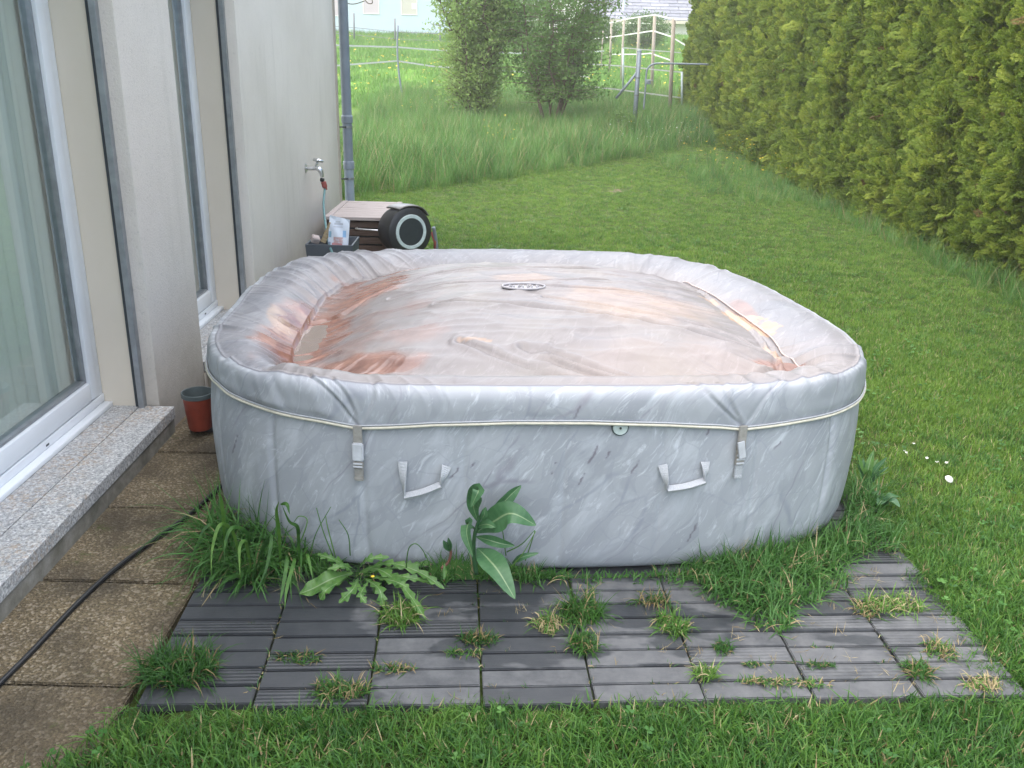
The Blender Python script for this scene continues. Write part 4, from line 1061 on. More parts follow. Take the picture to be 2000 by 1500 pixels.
_gn = {}
def scatter(name, P, variants, rotz=None, tilt=None, scale=None, eul=None, kind='stuff', parent=None, pick=None, extra=None):
    n = len(P); me = bpy.data.meshes.new(name); me.vertices.add(n); me.vertices.foreach_set('co', np.asarray(P, np.float32).ravel())
    if eul is None:
        eul = np.zeros((n, 3)); eul[:, 2] = rng.random(n) * 2 * PI if rotz is None else rotz
        if tilt: eul[:, 0] = rng.normal(0, tilt, n); eul[:, 1] = rng.normal(0, tilt, n)
    for nm, ty_, dat in (('rot', 'FLOAT_VECTOR', eul), ('scl', 'FLOAT', scale if scale is not None else np.ones(n)), ('pick', 'INT', rng.integers(0, len(variants), n) if pick is None else pick)):
        a = me.attributes.new(nm, ty_, 'POINT'); a.data.foreach_set('vector' if ty_ == 'FLOAT_VECTOR' else 'value', np.asarray(dat, np.int32 if ty_ == 'INT' else np.float32).ravel())
    o = bpy.data.objects.new(name, me); COL.objects.link(o)
    if parent is not None: o.parent = parent
    src = bpy.data.collections.new(name + '_source')
    for k, v in enumerate(variants): src.objects.link(bpy.data.objects.new('%s_piece_%02d' % (name, k), v))
    ng = bpy.data.node_groups.new(name, 'GeometryNodeTree')
    ng.interface.new_socket('Geometry', in_out='INPUT', socket_type='NodeSocketGeometry'); ng.interface.new_socket('Geometry', in_out='OUTPUT', socket_type='NodeSocketGeometry')
    N, Lk = ng.nodes, ng.links
    gi, go = N.new('NodeGroupInput'), N.new('NodeGroupOutput'); ci = N.new('GeometryNodeCollectionInfo'); ci.inputs['Collection'].default_value = src
    ci.inputs['Separate Children'].default_value = True; ci.inputs['Reset Children'].default_value = True
    ip = N.new('GeometryNodeInstanceOnPoints'); ip.inputs['Pick Instance'].default_value = True
    def na(nm, dt):
        q = N.new('GeometryNodeInputNamedAttribute'); q.data_type = dt; q.inputs[0].default_value = nm; return q.outputs[0]
    e2r = N.new('FunctionNodeEulerToRotation'); Lk.new(na('rot', 'FLOAT_VECTOR'), e2r.inputs[0])
    Lk.new(gi.outputs[0], ip.inputs['Points']); Lk.new(ci.outputs[0], ip.inputs['Instance']); Lk.new(na('pick', 'INT'), ip.inputs['Instance Index'])
    Lk.new(e2r.outputs[0], ip.inputs['Rotation']); Lk.new(na('scl', 'FLOAT'), ip.inputs['Scale']); Lk.new(ip.outputs[0], go.inputs[0])
    md = o.modifiers.new('scatter', 'NODES'); md.node_group = ng
    if kind: o['kind'] = kind
    return o

def tub_mask(x, y, o=0.0):
    dx, dy = x - TX, y - TY; u = dx * CP + dy * SP; v = -dx * SP + dy * CP; return tub_f(u, v, o) < 1
TG = np.array([(-30, -17), (-1.69, 10.7), (-.99, 11.75), (0, 12.7), (1.17, 14.1), (3.08, 16.6), (4.0, 17.4), (9, 20)])
def tall_edge(x): return np.interp(x, [-3, -1.69, -.99, 0, 1.17, 3.08, 4.2, 9], [9.6, 10.7, 11.75, 12.7, 14.1, 16.6, 17.3, 20])
def patio_edge(x, y):   # True where paving lies
    return (x < -.93 + .05 * np.sin(y * 3)) & (y > 1.9) & (y < 8.6) | (x < np.interp(y, [0, 1.4, 1.7, 1.95], [-1.40, -1.17, -1.02, -.97]) + .04 * np.sin(y * 11)) & (y <= 1.9)

# ------------------------------------------------------------------ lawn
near_var = [blade_mesh('turf', M['grass'], 34, .055, .028, .062, .0026, .0044, .65, .35, 3, .05) for _ in range(6)]
mown_var = [blade_mesh('turf_mown', M['lawn'], 44, .06, .020, .045, .0028, .0048, .5, .3, 2, .05) for _ in range(5)]
def clover_mesh():
    V, F = [], []
    for _ in range(7):
        cx, cy, h = rng.normal(0, .03), rng.normal(0, .03), rng.uniform(.02, .042); a0_ = rng.random() * 6; tl = rng.normal(0, .25)
        for k in range(3):
            a = a0_ + k * 2.094; b = len(V); r = .0075; ca, sa = math.cos(a), math.sin(a)
            for rr_, wd in ((0, 0), (.6, .62), (1.25, .55), (1.25, -.55), (.6, -.62)):
                V.append((cx + r * (rr_ * ca - wd * sa), cy + r * (rr_ * sa + wd * ca), h + r * rr_ * tl + .0015 * abs(wd)))
            F.append((b, b + 1, b + 2, b + 3, b + 4))
    return raw('clover', V, F, M['leaf_c'], False)
M['leaf_c'] = leafmat('clover_leaves', (.03, .10, .02), (.06, .18, .035), (.12, .27, .06), .5, .3, 1.0)
def pts_in(x0, x1, y0, y1, dens):
    n = int((x1 - x0) * (y1 - y0) * dens); return rng.uniform(x0, x1, n), rng.uniform(y0, y1, n)
XX, YY = [], []
for (x0, x1, y0, y1, dn) in ((-2.2, 2.6, .9, 3.2, 750), (1.0, 4.6, 2.4, 5.5, 620), (-1.2, 4.6, 4.0, 9, 430), (-2.5, 4.8, 9, 17.5, 300)):
    x, y = pts_in(x0, x1, y0, y1, dn); XX.append(x); YY.append(y)
XX, YY = np.concatenate(XX), np.concatenate(YY)
ok = ~tub_mask(XX, YY, .05) & ~patio_edge(XX, YY) & (XX < 4.5) & (YY < tall_edge(XX) + .6)
dk = in_deck(XX, YY) & in_deck(XX - .03 * 0, YY - .0)
ok &= ~dk & ~in_deck(XX + .0, YY + .065) & ~in_deck(XX - .03, YY)
bare = (((XX - 1.38) / .20) ** 2 + ((YY - 12.05) / .34) ** 2 < 1 + (rng.random(len(XX)) - .5) * 1.2) & (rng.random(len(XX)) < .6)
ok &= ~bare
ok &= ~((XX < XF + .02) & (YY < 8.4))
XX, YY = XX[ok], YY[ok]
PZ = ground_z(XX, YY)
longness = np.clip(1.35 - .35 * sstep(2.3, 3.6, YY) - .12 * sstep(5, 9, YY), .8, 1.4) * (.75 + .55 * fbm(XX * 1.3, YY * 1.3, 91, 3))
isn = (rng.random(len(XX)) < np.interp(YY, [2.4, 4.0], [1, .10]))
near_all = near_var + [clover_mesh()]
PK = {True: rng.choice(7, len(XX), p=[.163] * 6 + [.022]), False: rng.choice(6, len(XX), p=[.196] * 5 + [.02])}
for nm, sel, var in (('grass_near', isn, near_all), ('lawn_grass', ~isn, mown_var + [clover_mesh()])):
    tag(scatter(nm, np.stack([XX, YY, PZ], 1)[sel], var, tilt=.12, scale=longness[sel] * .92, pick=PK[nm == 'grass_near'][sel]))
# soil patch
n = 30; a = np.linspace(0, 2 * PI, n + 1)[:-1]
Vs = [(0, 0, .004)] + [(.20 * math.cos(t) * (1 + .18 * math.sin(3 * t + 1)), .32 * math.sin(t) * (1 + .15 * math.cos(2 * t)), 0) for t in a]
bs = obj('bare_soil_patch', Vs, [(0, i + 1, (i + 1) % n + 1) for i in range(n)], M['soil']); bs.location = (1.38, 12.05, -.016); bs['kind'] = 'stuff'

# ------------------------------------------------------------------ tall grass bank and meadow
tall_var = [blade_mesh('tall_grass', M['tall'], 30, .13, .32, .68, .004, .008, .22, .16, 4, .05) for _ in range(5)]
x, y = pts_in(-3.2, 7.5, 9.5, 24, 46); keep = (y > tall_edge(x) + rng.normal(0, .12, len(x))) & ~((x < XF - .05) & (y < 8.6)) & (x - y * .0 < 4.2 + (y > 19) * 4)
x, y = x[keep], y[keep]
sc = (.55 + .7 * fbm(x * .6, y * .6, 14, 3)) * np.interp(y - tall_edge(x), [0, 1.2, 5, 9], [.55, 1.0, 1.0, .7])
tag(scatter('tall_grass', np.stack([x, y, ground_z(x, y)], 1), tall_var, tilt=.10, scale=sc))
mead_var = [blade_mesh('meadow_clump', M['meadow'], 26, .22, .10, .24, .008, .016, .5, .3, 2, .03) for _ in range(4)]
x, y = pts_in(-14, 18, 21, 50, 17)
tag(scatter('meadow_grass', np.stack([x, y, ground_z(x, y)], 1), mead_var, tilt=.1, scale=rng.uniform(.7, 1.3, len(x))))
# tangled patches: hedge foot, herb patch with buttercups
x, y = [], []
for cx, cy, rx, ry, n in ((3.15, 12.6, .75, 1.7, 150), (3.75, 9.5, .16, 2.2, 70), (3.75, 6.8, .18, 1.0, 50), (2.9, 14.6, .7, 1.0, 40)):
    a = rng.random(n) * 2 * PI; r = np.sqrt(rng.random(n)); x.append(cx + rx * r * np.cos(a)); y.append(cy + ry * r * np.sin(a))
x, y = np.concatenate(x), np.concatenate(y)
tag(scatter('rough_grass', np.stack([x, y, ground_z(x, y)], 1), tall_var, tilt=.15, scale=rng.uniform(.25, .48, len(x))))
def flower_mesh(mat, r, h, cup=.3, stem=True):
    V, F, mi = [], [], []
    for k in range(5):
        a = 2 * PI * k / 5; b = len(V)
        V += [(0, 0, h), (r * .7 * math.cos(a - .5), r * .7 * math.sin(a - .5), h + r * cup), (r * math.cos(a), r * math.sin(a), h + r * cup * 1.6), (r * .7 * math.cos(a + .5), r * .7 * math.sin(a + .5), h + r * cup)]
        F.append((b, b + 1, b + 2, b + 3)); mi.append(0)
    if stem:
        b = len(V); V += [(-.0015, 0, 0), (.0015, 0, 0), (.0012, 0, h), (-.0012, 0, h)]; F.append((b, b + 1, b + 2, b + 3)); mi.append(1)
    return raw('flower', V, F, None, False, mats=[mat, M['tall']], midx=mi)
FY = [flower_mesh(M['yellow'], .016, 1.0), flower_mesh(M['yellow'], .013, 1.0)]
FY = [flower_mesh(M['yellow'], .011, h) for h in (.32, .42, .25)]
FW = [flower_mesh(M['white_fl'], .010, h) for h in (.40, .5, .3)]
FD = [flower_mesh(M['yellow'], .030, h) for h in (.16, .22)]
def cluster(name, specs, var, sc=(.8, 1.2), zoff=0.0):
    P = []
    for cx, cy, rx, ry, n in specs:
        a = rng.random(n) * 2 * PI; r = np.sqrt(rng.random(n)); xx = cx + rx * r * np.cos(a); yy = cy + ry * r * np.sin(a)
        P.append(np.stack([xx, yy, ground_z(xx, yy) + zoff], 1))
    P = np.concatenate(P); return tag(scatter(name, P, var, tilt=.2, scale=rng.uniform(*sc, len(P))))
cluster('buttercups', [(3.1, 12.6, .7, 1.6, 70), (-.15, 14.6, .35, .7, 26), (-1.9, 19, .9, 1.5, 20), (2.5, 17, .8, 1.5, 12)], FY, (.8, 1.5), .06)
cluster('white_flowers', [(2.4, 16.4, 1.0, 1.2, 34), (1.9, 15.2, .6, .6, 10)], FW, (.7, 1.1), .05)
cluster('meadow_dandelions', [(-4, 27, 3.0, 4, 120), (4.2, 27, 2.5, 4, 110), (6, 36, 5, 5, 120), (-6, 37, 5, 6, 110), (0, 30, 3, 5, 50)], FD, (.8, 1.6), .0)
cluster('clover_flowers', [(1.83, 3.62, .10, .16, 6)], [flower_mesh(M['white_fl'], .009, .035, .6, False)], (.7, 1.1), .0)
wp = gz(1852, 943, .0)
V, F = [], []
wc = lathe('white_shell', [(.0, .012), (.007, .0115), (.014, .007), (.017, .001), (.015, -.002), (.0, .003)], M['white_fl'], None, 18, loc=(wp[0], wp[1], .016), rot=(.5, .2, 0), cap=False)
tag(wc, 'small white shell-like scrap lying in the lawn right of the tub', 'litter')

# ------------------------------------------------------------------ conifer hedge
def spray(seed, mat='hedge'):
    r_ = np.random.default_rng(seed); V, F = [], []
    def leaf(p, d, side, l, w):
        b = len(V); q = p + d * l; m1 = p + d * l * .45 + side * w; m2 = p + d * l * .45 - side * w
        V.extend([p, m1, q, m2]); F.append((b, b + 1, b + 2, b + 3))
    ax = np.array([0, 0, 1.]); n = 9; L = .15
    for i in range(n):
        t = (i + .6) / n; p = np.array([.012 * math.sin(3 * t), -.03 * t * t, L * t])
        for s in (-1, 1):
            ang = math.radians(r_.uniform(38, 58)); d = np.array([s * math.sin(ang), r_.uniform(-.25, .25), math.cos(ang)]); d /= np.linalg.norm(d)
            bl = .060 * (1 - .62 * t) * r_.uniform(.75, 1.15); sd = np.array([d[2], 0, -d[0]])
            leaf(p, d, sd, bl, .0060)
            for k in range(3):
                pp_ = p + d * bl * (.3 + .22 * k)
                for s2 in (-1, 1):
                    d2 = d * .75 + sd * s2 * .65 + np.array([0, r_.uniform(-.2, .2), 0]); d2 /= np.linalg.norm(d2); leaf(pp_, d2, np.array([d2[2], 0, -d2[0]]), .024 * (1 - .2 * k), .0050)
    leaf(np.array([0, 0, 0]), ax, np.array([1., 0, 0]), L * 1.12, .003)
    V_ = np.array(V); V_[:, 1] += r_.normal(0, .004, len(V_)); return raw('hedge_spray', V_, F, M[mat], True)
sprays = [spray(s) for s in range(6)] + [spray(9, 'hedge_brown')]
hx, hy0, hy1, hh = 4.02, 1.5, 21.3, 3.6
def hedge_surf(y, z):
    tree = .5 * np.abs(np.sin((y + .25 * np.sin(y * 1.7) + .12 * np.sin(z * 2.1)) * PI / .85)) ** .6 + .3
    return hx + .08 - .20 * tree - .22 * (fbm(y * 1.5, z * 1.1, 33, 4) - .5) - .30 * (fbm(y * 4.5, z * 3.4, 34, 3) - .5) + .10 * sstep(.35, 0, z) + .07 * sstep(2.5, hh, z)
hd = tag(empty('conifer_hedge', (4.5, 11, 0)), 'tall clipped yellow-green conifer hedge along the right of the lawn', 'hedge')
yy = np.linspace(hy0, hy1, 160); zz = np.linspace(.02, hh - .05, 40)
Yg, Zg_ = np.meshgrid(yy, zz); Xg = hedge_surf(Yg, Zg_) + .16
Vk = np.stack([Xg, Yg, Zg_ + ground_z(Xg, Yg)], -1).reshape(-1, 3); idk = np.arange(len(Vk)).reshape(Yg.shape)
Fk = [tuple(q) for q in np.stack([idk[:-1, :-1], idk[:-1, 1:], idk[1:, 1:], idk[1:, :-1]], -1).reshape(-1, 4)]
b = len(Vk); core = [(4.35, hy0, 0), (5.1, hy0, 0), (5.1, hy1 - .1, 0), (4.35, hy1 - .1, .3), (4.35, hy0, hh), (5.1, hy0, hh), (5.1, hy1 - .1, hh), (4.35, hy1 - .1, hh)]
Vk = np.concatenate([Vk, np.array(core)]); Fk += [tuple(b + i for i in q) for q in ((0, 1, 5, 4), (1, 2, 6, 5), (2, 3, 7, 6), (3, 0, 4, 7), (4, 5, 6, 7))]
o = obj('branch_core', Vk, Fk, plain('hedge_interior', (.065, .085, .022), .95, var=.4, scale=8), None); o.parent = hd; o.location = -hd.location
def hnorm(y, z):
    e = .03; gy_ = (hedge_surf(y + e, z) - hedge_surf(y - e, z)) / (2 * e); gz_ = (hedge_surf(y, z + e) - hedge_surf(y, z - e)) / (2 * e)
    n = np.stack([-np.ones_like(y), gy_, gz_], -1); return n / np.linalg.norm(n, axis=-1)[..., None]
yl, zl, sl = [], [], []
for (a, b, dn, s) in ((4.5, 9.5, 1500, .95), (9.5, 14.5, 850, 1.15), (14.5, 21.3, 600, 1.4), (1.5, 4.5, 150, 1.3)):
    n = int((b - a) * hh * dn); yl.append(rng.uniform(a, b, n)); zl.append(rng.uniform(-.01, hh, n)); sl.append(np.full(n, s) * rng.uniform(.6, 1.25, n))
yl, zl, sl = map(np.concatenate, (yl, zl, sl)); nr_ = hnorm(yl, zl)
P = np.stack([hedge_surf(yl, zl) + rng.uniform(-.03, .10, len(yl)), yl, zl + ground_z(0, yl)], 1)
# end face towards the gate
ne = 2600; xe = rng.uniform(hx - .05, 5.0, ne); ze_ = rng.uniform(.04, hh, ne); ye = hy1 + .0 + .15 * (fbm(xe * 2, ze_ * 2, 3, 3) - .5)
P = np.concatenate([P, np.stack([xe, ye, ze_ + ground_z(0, ye)], 1)]); nr_ = np.concatenate([nr_, np.tile([[0, 1., 0]], (ne, 1))]); sl = np.concatenate([sl, rng.uniform(.9, 1.6, ne)])
# spray axis: outwards and up, random roll
dirs = nr_ * rng.uniform(.45, 1.0, (len(P), 1)) + np.array([0, 0, 1.]) * rng.uniform(-.15, .75, (len(P), 1)) + rng.normal(0, .38, (len(P), 3))
dirs /= np.linalg.norm(dirs, axis=1)[:, None]
roll = rng.uniform(-1.2, 1.2, len(P))
# euler taking Z to dir: rz then ry, with initial roll about local Z
ay = np.arccos(np.clip(dirs[:, 2], -1, 1)); az = np.arctan2(dirs[:, 1], dirs[:, 0])
def zyz_to_xyz(r0, ay, az):
    # R = Rz(az) Ry(ay) Rz(r0) ; blender XYZ euler means Rz(c)Ry(b)Rx(a)
    ca, sa, cb, sb, cc, s_c = np.cos(az), np.sin(az), np.cos(ay), np.sin(ay), np.cos(r0), np.sin(r0)
    R00 = ca * cb * cc - sa * s_c; R10 = sa * cb * cc + ca * s_c; R20 = -sb * cc; R21 = sb * s_c; R22 = cb
    return np.stack([np.arctan2(R21, R22), np.arcsin(np.clip(-R20, -1, 1)), np.arctan2(R10, R00)], 1)
eul = zyz_to_xyz(roll, ay, az)
dead = rng.random(len(P)) < .006
hf = scatter('foliage', P - np.array(hd.location), sprays, eul=eul, scale=sl * 1.05, parent=hd, pick=np.where(dead, 6, rng.integers(0, 6, len(P))))
# bare stems at the hedge foot
parts = []
for k in range(24):
    y0 = 2 + k * .82 + rng.uniform(-.1, .1); parts.append(tube_geo([(hx + .12, y0, ground_z(0, y0) - .05), (hx + .14, y0 + .03, .9 + ground_z(0, y0))], [.035, .02], 6))
Vt, Ft = merge(parts); 
for k, (v, f) in enumerate(parts):
    o = obj('trunk', v, f, M['bark'], None); o.parent = hd; o.location = -hd.location

# ------------------------------------------------------------------ shrubs / small trees beyond the lawn
def leaf_cards(C_, nrm_jit, size, n_each, spread):
    n = len(C_) * n_each; c = np.repeat(C_, n_each, 0) + rng.normal(0, spread, (n, 3)); d = rng.normal(0, 1, (n, 3)); d[:, 2] += .3; d /= np.linalg.norm(d, axis=1)[:, None]
    e = np.cross(d, rng.normal(0, 1, (n, 3))); e /= np.linalg.norm(e, axis=1)[:, None]; s = size * rng.uniform(.6, 1.3, (n, 1))
    V = np.stack([c, c + d * s * .5 + e * s * .24, c + d * s, c + d * s * .5 - e * s * .24], 1).reshape(-1, 3); F = np.arange(n * 4).reshape(n, 4); return V, F
def shrub(name, base, spec, mat, label, cat='shrub', leaf=.055, seed=1, stems=6, height=3.2, width=.9, nper=14, flat=False, fill=1.0, lowest=.35, trunks=True):
    r_ = np.random.default_rng(seed); root = tag(empty(name, base), label, cat, 'bushes beyond the lawn' if spec else None)
    tips = []
    for s in range(stems):
        a = 2 * PI * s / stems + r_.uniform(-.4, .4); sp = r_.uniform(.55 if flat else .25, 1.0) * width; top = height * r_.uniform(.72, 1.0)
        P = [np.array([.08 * math.cos(a), .08 * math.sin(a), -.1])]
        for k in range(1, 8):
            t = k / 7; P.append(np.array([math.cos(a) * (.08 + sp * t ** .8), math.sin(a) * (.08 + sp * .8 * t ** 1.1), top * t]) + r_.normal(0, .05, 3) * (t > .2))
        Q = spline(P, 3)
        stp = [tube_geo(Q, np.linspace(.024, .005, len(Q)), 6)]
        for k in range(4 if flat else 2, len(Q)):
            for _ in range(3 if k % 2 else 2):
                aa = r_.uniform(0, 2 * PI); l = r_.uniform(.25, .62) * width * (1.0 - .3 * k / len(Q)); up = r_.uniform(-.05, .25) if flat else r_.uniform(.0, .6)
                e = Q[k] + np.array([math.cos(aa) * l, math.sin(aa) * l, up * l]); mid = (Q[k] + e) / 2 + r_.normal(0, .03, 3)
                stp.append(tube_geo([Q[k], mid, e], [.009, .006, .003], 4))
                for t in np.linspace(.25, 1, 7): tips.append(Q[k] + (e - Q[k]) * t + r_.normal(0, .04, 3) * (1, 1, .4 if flat else 1))
        V, F = merge(stp); obj('trunk', V, F, M['bark'], root)
    tips = np.array(tips); tips = tips[tips[:, 2] > lowest]
    V, F = leaf_cards(tips, 0, leaf, nper, .075 if not flat else .07); cr_ = obj('crown', V, F, mat, root, smooth=False); return root
b1 = gy(928, 180, 19.6); b1[2] = ground_z(0, 19.6)
shrub('willow_shrub', b1, 1, M['shrub'], 'dense leafy bush left of the multi-stemmed one beyond the tall grass', seed=3, stems=13, height=3.7, width=1.0, nper=6, lowest=.02, leaf=.075)
b2 = gy(1078, 195, 19.0); b2[2] = ground_z(0, 19.0)
shrub('hawthorn_shrub', b2, 1, M['shrub'], 'airy multi-stemmed bush with dark branches between the dense bush and the gate', seed=9, stems=10, height=3.5, width=1.5, nper=6, flat=True, lowest=.45, leaf=.075)
def bush(name, px, py, yd, r, h, mat, label, n=420, leaf=.10, seed=1, grp='bushes among the far gardens'):
    b = gy(px, py, yd); gzv = float(ground_z(0, yd)); r_ = np.random.default_rng(seed)
    root = tag(empty(name, (b[0], yd, gzv)), label, 'bush', grp)
    d = r_.normal(0, 1, (n, 3)); d /= np.linalg.norm(d, axis=1)[:, None]; rr_ = r_.uniform(.55, 1.0, (n, 1)) * (1 + .25 * (fbm(d[:, 0:1] * 3 + 5, d[:, 2:3] * 3, seed) - .5) * 2)
    C_ = d * rr_ * np.array([r, r * .8, h / 2]) + np.array([0, 0, h / 2]); V, F = leaf_cards(C_, 0, leaf, 14, .12 * r); V[:, 2] = np.maximum(V[:, 2], .02)
    obj('crown', V, F, mat, root, smooth=False)
    for k in range(4): tube('trunk', spline([((.06 * k - .1) * r, 0, -.1), ((.12 * k - .2) * r, .05 * r, h * .4), ((.3 * k - .5) * r, 0, h * .8)], 3), .02 * r, M['bark'], root, 5)
    return root
bush('lilac_bush', 1255, 100, 40, .95, 1.4, M['shrub2'], 'round green bush with pale blossom behind the wooden paddock posts', seed=4)
bush('garden_bush', 1165, 60, 42, 1.0, 1.1, M['shrub2'], 'pale green bush below the grey roof, left of the blossom bush', seed=5)
bush('garden_bush', 1000, 60, 40, 1.3, 1.9, M['shrub2'], 'pale green bush glimpsed behind the two bushes beyond the lawn', seed=6)
bush('small_bush', 1218, 208, 17.8, .26, .5, M['shrub'], 'small dark bush at the foot of the gate post brace', n=120, leaf=.045, seed=7, grp=None)
P = []
bb = gy(1255, 100, 39.2)
cluster('lilac_blossom', [(bb[0] - .3, 38.9, .9, .2, 30)], [flower_mesh(M['white_fl'], .045, .02, .5, False)], (.7, 1.3), 1.0)

# ------------------------------------------------------------------ fences, gate
def rod(name, a, b, r, mat, parent, seg=8, r2=None): return tube(name, [np.array(a, float), (np.array(a, float) + np.array(b, float)) / 2, np.array(b, float)], [r, r, r2 or r], mat, parent, seg)
def tape(name, pts, w, mat, parent, O):
    P = np.array(pts, float) - O; V = []; F = []
    for p in P: V += [p + [0, 0, w / 2], p - [0, 0, w / 2], p + [0, .006, -w / 2], p + [0, .006, w / 2]]
    for i in range(len(P) - 1):
        for k in range(4): l = (k + 1) % 4; F.append((4 * i + k, 4 * i + l, 4 * i + 4 + l, 4 * i + 4 + k))
    return obj(name, V, F, mat, parent, smooth=False)
# electric tape fence on the left, with one thin leaning post in view
yf = 23.0; b = gy(783, 180, yf); O = np.array((b[0], yf, float(ground_z(0, yf))))
f1 = tag(empty('tape_fence', O), 'white electric tape fence on one thin leaning post left of the bushes', 'fence')
pt_ = [gy(786, 190, yf) - O, gy(780, 150, yf) - O, gy(776, 100, yf) - O, gy(777, 50, yf) - O]
tube('post', spline(pt_, 4), .022, M['post_grey'], f1, 8)
tape('tape', [gy(560, 84, 21), gy(672, 89, 22), gy(776, 92, yf), gy(840, 97, 23.6), gy(1010, 104, 25), gy(1180, 100, 27)], .036, M['tape'], f1, O)
tape('tape', [gy(560, 136, 21), gy(672, 127, 22), gy(776, 119, yf), gy(842, 129, 23.6), gy(1010, 140, 25), gy(1150, 150, 25)], .036, M['tape'], f1, O)
# wire fence in front of the blue house
yw = 40.0; O = gy(770, 75, yw); O[2] = ground_z(0, yw)
f2 = tag(empty('wire_fence', O), 'thin dark wire fence standing in front of the pale blue house', 'fence')
for px, p0, p1 in ((692, 26, 85), (772, 36, 90), (860, 47, 95), (610, 18, 80)):
    a, c = gy(px, p1, yw), gy(px - 1, p0, yw); a[2] = ground_z(0, yw) - .1; rod('post', a - O, c - O, .035, M['wire'], f2)
for k, dz in enumerate((0, .28, .52)):
    tube('wire', np.array([gy(p, q, yw) - np.array([0, 0, dz]) for p, q in ((560, 44), (692, 54), (772, 62), (860, 66), (940, 74))]) - O, .012, M['wire'], f2, 5)
# wooden paddock fence with white tapes, right of the bushes
O = gy(1280, 125, 24.0); O[2] = ground_z(0, 24)
f3 = tag(empty('paddock_fence', O), 'wooden posts strung with white tapes between the bushes and the hedge', 'fence')
posts = [(1195, 38, 30, 90, .035), (1219, 38, 28, 92, .035), (1249, 34, 26.5, 110, .04), (1279, 30, 24, 125, .042), (1316, 36, 20.5, 155, .042), (1178, 60, 31, 88, .022)]
for px, top, yd, bot, r in posts:
    c = gy(px, top, yd); a = gy(px - 2, bot, yd); a[2] = min(a[2], float(ground_z(0, yd))) - .05; rod('post', a - O, c - O, r, M['post_wood'], f3)
for px, top, bot, yd in ((1217, 95, 168, 22.5), (1332, 140, 200, 20.5)):
    rod('post', gy(px, bot + 6, yd) - O, gy(px, top, yd) - O, .025, M['ring_white'], f3)
D = {1170: 31.5, 1195: 30, 1219: 28, 1249: 26.5, 1279: 24, 1316: 20.5, 1340: 19.3}
def dep(px): return float(np.interp(px, list(D), list(D.values())))
for pts_ in (((1190, 45), (1219, 38), (1249, 33), (1278, 29), (1320, 38)), ((1160, 76), (1195, 72), (1249, 64), (1275, 60), (1310, 71), (1338, 88)), ((1196, 106), (1249, 106), (1270, 104), (1308, 117), (1318, 127)), ((1120, 60), (1150, 61)), ((1090, 80), (1150, 81))):
    tape('tape', [gy(p, q, dep(p) - .07) for p, q in pts_], .032, M['tape'], f3, O)
tape('tape', [gy(p, q, 22.4) for p, q in ((1215, 93), (1260, 97), (1330, 103))], .022, M['tape'], f3, O)
tape('tape', [gy(p, q, 22.2) for p, q in ((1150, 125), (1217, 129), (1270, 135), (1340, 142))], .03, M['tape'], f3, O)
tape('tape', [gy(p, q, 21) for p, q in ((1120, 166), (1200, 174), (1270, 183), (1330, 191))], .03, M['tape'], f3, O)
# steel gate
yg = 18.6; O = gy(1242, 215, yg); O[2] = ground_z(0, yg)
g1 = tag(empty('garden_gate', O), 'grey tubular garden gate on a braced steel post at the hedge end', 'gate')
a = gy(1241, 216, yg); a[2] = ground_z(0, yg) - .05
rod('gate_post', a - O, gy(1249, 98, yg) - O, .044, M['post_grey'], g1, 14)
lathe('post_cap', [(.0, .012), (.045, .008), (.047, -.012)], M['ring_white'], g1, 14, loc=gy(1249, 98, yg) - O)
for q in (152, 186): lathe('collar', [(.045, -.012), (.049, -.01), (.049, .01), (.045, .012)], M['wire'], g1, 14, loc=gy(1249 - (q - 98) * .07, q, yg) - O, cap=False)
rod('brace', gy(1203, 192, yg + .1) - O, gy(1245, 141, yg) - O, .026, M['post_grey'], g1, 10)
tube('gate_frame', spline([gy(1257, 214, yg), gy(1260, 180, yg), gy(1262, 150, yg), gy(1265, 134, yg), gy(1277, 125, yg), gy(1300, 124, yg), gy(1345, 125, yg), gy(1400, 126, yg)], 6) - O, .018, M['post_grey'], g1, 10)
lc = gy(1265, 160, yg - .03) - O; box('lock_box', lc - [.035, .02, .045], lc + [.06, .02, .045], M['post_grey'], g1, .006, 2)
rod('lock_handle', lc + [.0, -.03, .03], lc + [.11, -.035, .035], .008, M['rail'], g1)

# ------------------------------------------------------------------ far houses
def far_house_blue():
    yh = 45.0; A = gy(600, 62, yh); B_ = gy(905, 88, yh + .6); O = np.array((A[0], yh, float(ground_z(0, yh)) - .2)); wdt = B_[0] - A[0]
    h = tag(empty('bungalow', O, math.radians(1)), 'pale blue bungalow with two windows at the top left of the meadow', 'building')
    gr = 0; Wp = []
    box('wall', (-5, 0, -.8), (wdt, 7, 3.05), M['house_blue'], h)
    box('roof', (-5.5, -.5, 3.052), (wdt + .5, 7.5, 3.25), M['eave'], h)
    for i, (px0, px1, mat) in enumerate(((709, 741, M['win_pink']), (783, 815, M['win_cream']), (640, 668, M['win_pink']))):
        a, b_ = gy(px0, 29, yh), gy(px1, 29, yh); x0, x1 = a[0] - O[0], b_[0] - O[0]; z0 = gy(px0, 27 + 2 * i, yh)[2] - O[2]
        w = empty('window', (x0, -.012, z0), 0, h)
        box('blind', (.04, .0, .04), (x1 - x0 - .04, .02, 1.11), mat, w)
        for q in (((0, -.02, 0), (.038, .03, 1.15)), ((x1 - x0 - .038, -.02, 0), (x1 - x0, .03, 1.15)), ((.04, -.02, 0), (x1 - x0 - .04, .03, .038)), ((.04, -.02, 1.112), (x1 - x0 - .04, .03, 1.15))): box('frame', q[0], q[1], M['house_white'], w)
        if i == 1: box('notice', (x1 - x0 - .26, -.008, .26), (x1 - x0 - .05, -.002, .52), M['house_white'], w)
    return h
far_house_blue()
